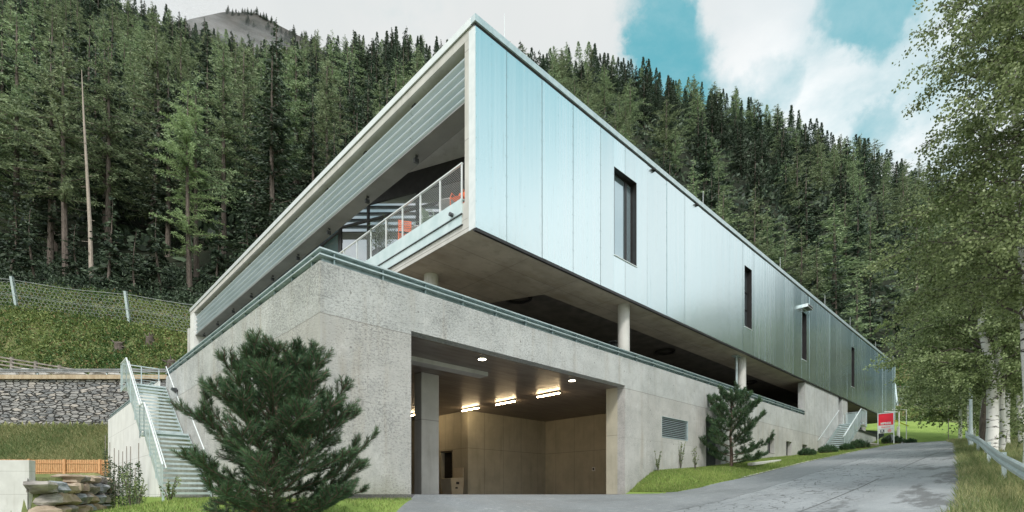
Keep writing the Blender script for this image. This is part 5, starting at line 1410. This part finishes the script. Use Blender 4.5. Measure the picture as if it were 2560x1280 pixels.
pine('pine_tree', 'smaller open pine on the grass bank beside the recessed dark door', (x2, y2, tz(x2,y2)-0.1), 3.5, 1.85, 9, nl=0.15, nw=0.015, needles=50, nlimb=33, brown=0.0)
# dwarf pines along the wall
def dwarf(label, px, Y, w, hgt, seed):
    r = np.random.default_rng(seed); x = (px-1280)/1300*Y
    th = thing('dwarf_pine', label, 'shrub', (x, Y, tz(x,Y)-0.03), 0, 'dwarf pines along the wall and sign')
    n = 60; tk = MB(); C = []; D = []
    for k in range(n):
        a = r.uniform(0, 6.28); rr = w/2*math.sqrt(r.random()); p = np.array([rr*math.cos(a), rr*math.sin(a)*0.6, 0.05]); e = p*1.12+np.array([0, 0, hgt*(1-0.6*(rr/(w/2))**2)*r.uniform(0.75, 1.15)])
        tk.bar(tuple(p), tuple(e), 0.02, 0.02); m_ = 70; q = r.uniform(0.15, 1.05, m_); C.append(p+np.outer(q, e-p)); dd = np.array([0, 0, 0.8])+r.normal(0, 0.6, (m_, 3)); D.append(dd)
    tk.build('twigs', PINEBARK, th); V, F = leaves(np.concatenate(C), np.concatenate(D), 0.16, 0.022); np_mesh('needles', V, F, PINEN, th)
dwarf('small dwarf pine below the three small base windows', 2019, 31.5, 0.95, 0.38, 1)
dwarf('dwarf pine at the foot of the short steel stair, on its left', 2070, 33.2, 1.1, 0.45, 2)
dwarf('dwarf pine just right of the foot of the short steel stair', 2118, 34.8, 0.8, 0.42, 3)
dwarf('dwarf pine in front of the low end wall, widest beside the stair', 2149, 36.5, 1.2, 0.6, 4)
dwarf('wide dwarf pine at the foot of the red sign', 2233, 42.3, 1.7, 0.6, 5)
dwarf('last dwarf pine beyond the red sign at the road edge', 2278, 43.6, 0.8, 0.35, 6)
mb = MB(); boulder(mb, (0,0,0), 0.5, 0.35, 0.22, 8, 12); x = (2178-1280)/1300*39; o = mb.build('boulder', BOULD, None, smooth=True); o.location = (x, 39, tz(x,39)+0.1); tag(o, 'brown boulder lying before the end of the low wall near the sign', 'boulder')
mb = MB(); mb.box(-1.9,1.9,-0.12,0.12,0,0.14); o = mb.build('kerb_beam', SMOOTHC, None, bevel=0.02); p = W(17.6,-1.6); o.location = (p.x,p.y,tz(p.x,p.y)+0.0); o.rotation_euler = (0,-0.085,ANG); tag(o, 'weathered low beam lying in the grass right of the smaller pine', 'kerb')

# climbers on canes
def climber(label, s_, t_, h, seed):
    r = np.random.default_rng(seed); p = W(s_, t_); th = thing('climbing_plant', label, 'climbing plant', (p.x, p.y, tz(p.x,p.y)), 0, 'climbers on canes against the white wall')
    mb = MB(); mb.tube((0,0,0),(0,0,h+0.9),0.02,n=6); mb.build('cane', GREYW, th)
    n = 300; z = r.uniform(0.1, h, n); w = 0.085*(1-z/h*0.4); C = np.stack([r.normal(0, 1, n)*w, r.normal(0, 1, n)*w, z], 1)
    D = r.normal(0, 1, (n, 3)); V, F = leaves(C, D, 0.11, 0.08); np_mesh('foliage', V, F, IVY, th)
for k, (px, tt_, h) in enumerate(((282,32.2,3.2),(297,30.0,3.0),(311,28.0,3.1),(325,26.2,3.2),(338,24.7,3.0),(350,23.3,3.1),(361,22.0,2.9),(384,19.6,2.7),(372,20.6,1.6))):
    climber('leafy climber on a cane at the white wall, %s from the left' % ['first','second','third','fourth','fifth','sixth','seventh','ninth','short eighth'][k], -5.1, tt_, h, 50+k)
# saplings
def sapling(label, x, y, h, seed, w=0.3):
    r = np.random.default_rng(seed); th = thing('sapling', label, 'sapling', (x, y, tz(x,y)-0.03)); tk = MB(); C = []; D = []
    for k in range(7):
        a = r.uniform(0, 6.28); e = np.array([math.cos(a)*w*r.uniform(0.3,1), math.sin(a)*w*r.uniform(0.3,1), h*r.uniform(0.6,1)]); m_ = e*0.45+np.array([0,0,0.1])
        tk.path([(0,0,0), tuple(m_), tuple(e)], [0.010,0.007,0.003], 4); n = 26; q = r.uniform(0.3, 1, n); C.append(np.outer(q, e)); D.append(r.normal(0,1,(n,3)))
    tk.build('stems', TWIG, th); V, F = leaves(np.concatenate(C), np.concatenate(D), 0.07, 0.035); np_mesh('foliage', V, F, BIRCHL, th)
for k, (px, Y, h, lb) in enumerate(((328,13.5,1.25,'thin sapling on the lawn in front of the climbers'), (345,14.5,1.0,'thin sapling right beside the taller lawn sapling'), (425,12.0,0.75,'scraggly low sapling at the foot of the long staircase'), (1645,21.5,0.95,'bare thin sapling on the grass bank left of the vent grille'), (1702,23.2,1.5,'tall thin sapling against the wall below the vent grille'), (1738,22.5,1.1,'thin sapling between the grille and the smaller pine'))):
    sapling(lb, (px-1280)/1300*Y, Y, h, 70+k)
th = thing('road_marker', 'thin striped marker pole at the far bend of the road', 'marker', (35.5, 42.3, tz(35.5,42.3))); mb = MB(); mb.tube((0,0,0),(0,0,1.9),0.03,n=6); mb.build('pole', GREYW, th)

# ------------------------------------------------------------------ birches
def birch(name, label, loc, stems, zs, crad, nlimb, leaf, per, seed, group=None, mleaf=None, mbark=None, style='birch', bias=None):
    r = np.random.default_rng(seed); th = thing(name, label, 'tree', loc, 0, group)
    br = MB(); C = []; D = []
    for si, (dx, dy, h, rad, lx_, ly_) in enumerate(stems):
        tk = MB(); qs = np.linspace(0, 1, 9); wob = r.normal(0, 0.12, (9, 2)).cumsum(0)*0.6
        pt = [np.array([dx+lx_*q*q*h+wob[i][0], dy+ly_*q*q*h+wob[i][1], -0.3+q*(h+0.3)]) for i, q in enumerate(qs)]
        tk.path([tuple(p) for p in pt], [max(0.015, rad*(1-q)**0.75) for q in qs], 12); tk.build('trunk', mbark or BIRCHB, th, smooth=True)
        for i in range(nlimb):
            q = (i+r.uniform(0, 1))/nlimb; z0 = zs+(h*0.97-zs)*q; f = z0/h
            base = np.array([np.interp(f, qs, [p[c] for p in pt]) for c in range(3)])
            az = r.uniform(0, 6.283); dh = np.array([math.cos(az), math.sin(az), 0]); ln = crad*r.uniform(0.65, 1.12)*(1-0.62*q**1.8)*(0.75+0.25*min(1, q/0.15))
            if bias is not None: ln *= 1+0.35*max(0, dh[0]*bias[0]+dh[1]*bias[1])
            m_ = 7; k = np.linspace(0, 1, m_+1)
            if style == 'birch': zc = ln*(0.75*k-0.62*k**2.2)
            else: zc = ln*(0.05*k-0.14*k**2)
            P = base+np.outer(k*ln, dh); P[:, 2] += zc; P[1:] += r.normal(0, 0.035*ln, (m_, 3))
            br.path([tuple(p) for p in P], [max(0.006, 0.038*(1-kk)*min(1.3, ln/3)) for kk in k], 4)
            ns = int(per[0]*ln/crad)+2
            for _ in range(ns):
                kk = r.uniform(0.18, 1.0)**0.8; p = np.array([np.interp(kk, k, P[:, c]) for c in range(3)])
                if style == 'birch':
                    sdv = dh*0.5+r.normal(0, 0.7, 3); sl_ = crad*r.uniform(0.12, 0.30); sdv[2] = r.uniform(-0.7, 0.35); sdv /= np.linalg.norm(sdv)
                    e = p+sdv*sl_; e[2] -= 0.18*sl_; n = per[1]; qq = r.uniform(0.1, 1.05, n)
                    C.append(p+np.outer(qq, e-p)+r.normal(0, 0.07, (n, 3))); dd = r.normal(0, 0.7, (n, 3)); dd[:, 2] -= 0.5; D.append(dd)
                    if r.random() < 0.35: br.bar(tuple(p), tuple(e), 0.008, 0.008)
                else:
                    sg = r.choice([-1, 1]); sdv = dh*0.7+np.array([-dh[1], dh[0], 0])*sg*0.8; sl_ = ln*0.22*r.uniform(0.6, 1.2)*(1.2-kk); sdv[2] = r.uniform(-0.75, -0.1)
                    e = p+sdv*sl_; n = per[1]; qq = r.uniform(0, 1, n); C.append(p+np.outer(qq, e-p)+r.normal(0, 0.02, (n, 3))); dd = np.broadcast_to(sdv, (n, 3))*0.5+r.normal(0, 0.6, (n, 3)); D.append(dd)
                    br.bar(tuple(p), tuple(e), 0.008, 0.008)
    br.build('branches', TWIG, th)
    C = np.concatenate(C); D = np.concatenate(D); V, F = leaves(C, D, rng.uniform(0.8, 1.25, len(C))*leaf[0], leaf[1]); np_mesh('crown', V, F, mleaf or BIRCHL, th)
    return th
def at(x, y): return (x, y, tz(x, y))
birch('birch_tree', 'big birch with a thick white double trunk at the bend of the guardrail', at(19.3, 21.3), [(0,0,10.8,0.22,-0.004,0), (0.42,0.2,10,0.16,0.012,0.01), (1.05,0.3,9.6,0.12,0.02,0.0)], 2.6, 3.2, 54, (0.088,0.080), (18,32), 3, bias=(-0.25,-0.2))
birch('birch_tree', 'near birch at the right edge of the picture, trunk cut by the frame', at(13.15, 13.2), [(0,0,14.0,0.14,-0.004,-0.002), (0.6,0.6,13,0.10,0.02,0.01)], 4.2, 2.8, 60, (0.070,0.064), (19,32), 4, bias=(-0.4,-0.2))
birch('birch_tree', 'nearest birch whose leafy crown fills the upper right corner, trunk beyond the frame', at(11.5, 11.2), [(0,0,13.2,0.15,-0.006,0.0), (0.5,-0.5,12,0.10,0.0,-0.01)], 4.6, 2.5, 62, (0.062,0.056), (18,32), 14, bias=(-0.45,0.1))
birch('birch_tree', 'slim birch with thin white stem between the double trunk and the right edge', at(25.5, 26.8), [(0,0,10.8,0.13,0,0), (1.0,0.4,10,0.10,0.01,0)], 2.6, 4.0, 44, (0.115,0.10), (16,30), 5)
birch('birch_tree', 'distant birch overhanging the far road bend', at(33.2, 37.5), [(0,0,14,0.16,-0.003,0), (0.8,0.3,12,0.11,0.01,0)], 2.6, 4.2, 42, (0.15,0.13), (18,28), 6)
birch('birch_tree', 'farthest birch at the edge of the lawn behind the lamp post', at(40.5, 47.0), [(0,0,13,0.15,0,0), (1.5,0.5,12,0.12,0,0)], 2.2, 5.0, 38, (0.19,0.16), (16,24), 7)
birch('birch_tree', 'birch with thin stem in the thicket right of the guardrail, nearer one', at(30.5, 31.0), [(0,0,14,0.13,0,0), (-1.2,0.6,13,0.10,0,0)], 2.2, 3.8, 30, (0.13,0.11), (11,18), 8)
birch('birch_tree', 'birch with thin stem in the thicket right of the guardrail, farther one', at(44.0, 45.0), [(0,0,14,0.16,0,0), (-2.2,1.0,13,0.12,0,0)], 1.6, 4.6, 32, (0.18,0.15), (11,17), 9)
birch('larch_tree', 'roadside larch with long pale drooping branches reaching towards the roof', at(26.0, 28.6), [(0,0,12,0.2,-0.002,0)], 6.9, 5.0, 30, (0.13,0.035), (15,20), 12, mleaf=LARCHB if False else m_foliage('roadside_larch_needles', (0.12,0.18,0.05), (0.24,0.30,0.10), 0.1, 0.35), mbark=BARK, style='larch', bias=(-0.95,0.1))

# thicket on the right behind the rail
def bush(label, x, y, w, h, seed, m_=None, lf=0.11, n=2600):
    r = np.random.default_rng(seed); th = thing('bush', label, 'bush', at(x, y)); tk = MB()
    for k in range(9): a = r.uniform(0,6.28); tk.path([(0,0,-0.1),(math.cos(a)*w*0.15,math.sin(a)*w*0.15,h*0.4),(math.cos(a)*w*0.35,math.sin(a)*w*0.35,h*0.8)], [0.02,0.014,0.005], 4)
    tk.build('stems', TWIG, th)
    cc = r.normal(0, 1, (22, 3))*np.array([w*0.26, w*0.26, h*0.2])+np.array([0,0,h*0.52]); C = cc[r.integers(0, 22, n)]+r.normal(0, 1, (n, 3))*np.array([w*0.11, w*0.11, h*0.10]); C[:, 2] = np.abs(C[:, 2])
    V, F = leaves(C, r.normal(0, 1, (n, 3)), lf, lf*0.7); np_mesh('foliage', V, F, m_ or BIRCHL, th)
bush('dark leafy bush under the birches at the right edge', 17.6, 16.4, 3.0, 2.4, 1)
bush('leafy bush between the birch stems behind the guardrail', 24.5, 22.8, 3.4, 2.8, 2)
bush('leafy bush behind the far part of the guardrail', 32.5, 33.0, 4.0, 3.0, 3, None, 0.15)
bush('broad bush at the far bend below the birches', 41.5, 41.5, 5.0, 3.4, 4, None, 0.18)
bush('bush beyond the bend beside the lawn edge', 50.0, 52.5, 6.0, 4.0, 5, None, 0.22)
bush('dense bush right of the birch bush thicket', 29.5, 25.2, 4.6, 4.0, 6, None, 0.13, 4200)
bush('tall bush farthest right beyond the thicket', 37.0, 35.5, 5.0, 4.6, 7, None, 0.16, 4200)

# ------------------------------------------------------------------ grasses (uncountable)
def scatter(name, n, sampler, hr, wd, m_, label, lean=0.35, zoff=-0.01):
    X, Y = sampler(n); Z = terrain(X, Y)+zoff; C = np.stack([X, Y, Z], 1); k = len(X)
    D = np.stack([rng.normal(0, lean, k), rng.normal(0, lean, k), np.ones(k)], 1)
    V, F = leaves(C, D, rng.uniform(hr[0], hr[1], k), wd); o = np_mesh(name, V, F, m_); tag(o, label, 'grass', None, 'stuff'); return o
def st_of(X, Y): return (X-CX)*RX+(Y-CY)*RY, (X-CX)*LX+(Y-CY)*LY
ledge = lambda S: np.interp(S, [-30,-12,-6,-4.2,-3.07,-2.4,-2.13], [-9.5,-7.5,-4.2,-2.6,-1.3,-0.5,0.0])
def s_left(n):
    Y = 7+26*rng.random(n)**1.4; u = rng.uniform(-0.92, -0.17, n); X = u*Y; s, t = st_of(X, Y)
    bx, by = AB_B; ax, ay = AB_A; cr = (bx-ax)*(Y-ay)-(by-ay)*(X-ax)
    ok = (cr > 0.5) & ~((s > -4.62) & (t > -0.02)) & (t > ledge(s)+0.03) & (s < -2.16)
    return X[ok], Y[ok]
scatter('lawn_grass', 80000, s_left, (0.04,0.10), 0.011, GRASSB, 'short bright lawn grass left of the driveway')
def s_right(n):
    s = 7.9+43*rng.random(n)**1.5; t = rng.uniform(-3.1, -0.02, n); lo = np.interp(s, [7.66,7.72,8.0,8.8,10,11.5,19.4,42,47,52], [0.0,-0.9,-2.0,-2.5,-2.8,-3.0,-3.05,-3.1,-2.2,0.5]); ok = t > lo-0.03
    s = s[ok]; t = t[ok]; return CX+RX*s+LX*t, CY+RY*s+LY*t
scatter('bank_grass', 90000, s_right, (0.05,0.13), 0.014, GRASSB, 'bright grass on the bank along the long wall')
def s_verge(n):
    s = -6+46*rng.random(n)**1.6; t = np.interp(s, [-30,3.6,9.5,33.7,45,60], [-10.8,-10.4,-9.9,-7.4,-5.4,2])-np.abs(rng.normal(0, 1, n))**1.0*1.5+0.15
    return CX+RX*s+LX*t, CY+RY*s+LY*t
scatter('verge_grass', 60000, s_verge, (0.06,0.34), 0.012, DRYG, 'tall dry and green grass on the right verge', 0.5)
def s_mead(n):
    return rng.uniform(-44, -24.5, n), rng.uniform(36.1, 41.9, n)
scatter('meadow_grass', 45000, s_mead, (0.15,0.55), 0.03, MEADG, 'long unmown grass on the bank below the slate wall', 0.7)
def clumps(name, n, per, xs, ys, ok, lf, m_, label, hh=(0.2,0.8)):
    X = rng.uniform(*xs, n); Y = rng.uniform(*ys, n); k = ok(X, Y); X = X[k]; Y = Y[k]; n = len(X); w = rng.uniform(0.25, 0.9, n); h = rng.uniform(*hh, n)
    sp_ = 3.6 if lf > 1 else 0.5; XX_ = np.repeat(X, per)+rng.normal(0, sp_, n*per)*np.repeat(w, per); YY_ = np.repeat(Y, per)+rng.normal(0, sp_, n*per)*np.repeat(w, per)
    Z = terrain(XX_, YY_)+np.abs(rng.normal(0.35, 0.3, n*per))*np.repeat(h, per)
    D = rng.normal(0, 0.8, (n*per, 3)); D[:, 2] += 0.6; V, F = leaves(np.stack([XX_, YY_, Z], 1), D, rng.uniform(0.7, 1.3, n*per)*lf, lf*0.5)
    o = np_mesh(name, V, F, m_); tag(o, label, 'undergrowth', None, 'stuff')
clumps('hillside_scrub', 2600, 34, (-64,-22), (46.5,58.5), lambda X, Y: (X/Y > -1.08) & (X/Y < -0.42), 0.27, SCRUB, 'low mixed scrub covering the bank below the net fence')
clumps('hillside_scrub', 1500, 30, (52,86), (73,92), lambda X, Y: (X/Y > 0.6) & (X/Y < 1.02), 0.38, SCRUB, 'low scrub on the bank behind the far lawn', (0.3,1.0))
clumps('forest_undergrowth', 1300, 30, (-80,-30), (58,70), lambda X, Y: (X/Y > -1.08) & (X/Y < -0.45), 0.35, SPRUCE, 'dark undergrowth along the left forest edge', (0.3,1.4))
clumps('slope_undergrowth', 5200, 13, (-260,215), (74,262), lambda X, Y: (X/Y > -1.06) & (X/Y < 0.9) & ~((X/Y > 0.3) & (Y < 96)), 1.9, SPRUCE, 'dark low growth covering the mountain forest floor', (1.0,3.2))
# tree stumps on the bank
for k, (px, Y, lb) in enumerate(((378,52.0,'dark uprooted stump in the middle of the scrubby bank'), (432,49.5,'dark stump close to the building end on the bank'), (300,51,'small brown stump left of the dark uprooted stump'))):
    x = (px-1280)/1300*Y; th = thing('tree_stump', lb, 'stump', at(x, Y)); mb = MB(); mb.path([(0,0,-0.4),(0,-0.15,0.25),(0.05,-0.3,0.6)], [0.55,0.38,0.30], 9)
    for j in range(9): a = rnd.uniform(0,6.28); mb.path([(0,-0.2,0.2),(math.cos(a)*0.5,-0.3,0.3+math.sin(a)*0.4),(math.cos(a)*0.9,-0.35,0.3+math.sin(a)*0.75)], [0.10,0.06,0.02], 5)
    mb.build('roots', BARK, th)
# remove unused prototypes
for pr in SP+LA+TI+SPF+LAF:
    if pr.location.z < -400:
        for ch in list(pr.children): bpy.data.objects.remove(ch)
        bpy.data.objects.remove(pr)
for o in bpy.data.objects:
    if '_h' in o: del o['_h']
scn.render.film_transparent = False
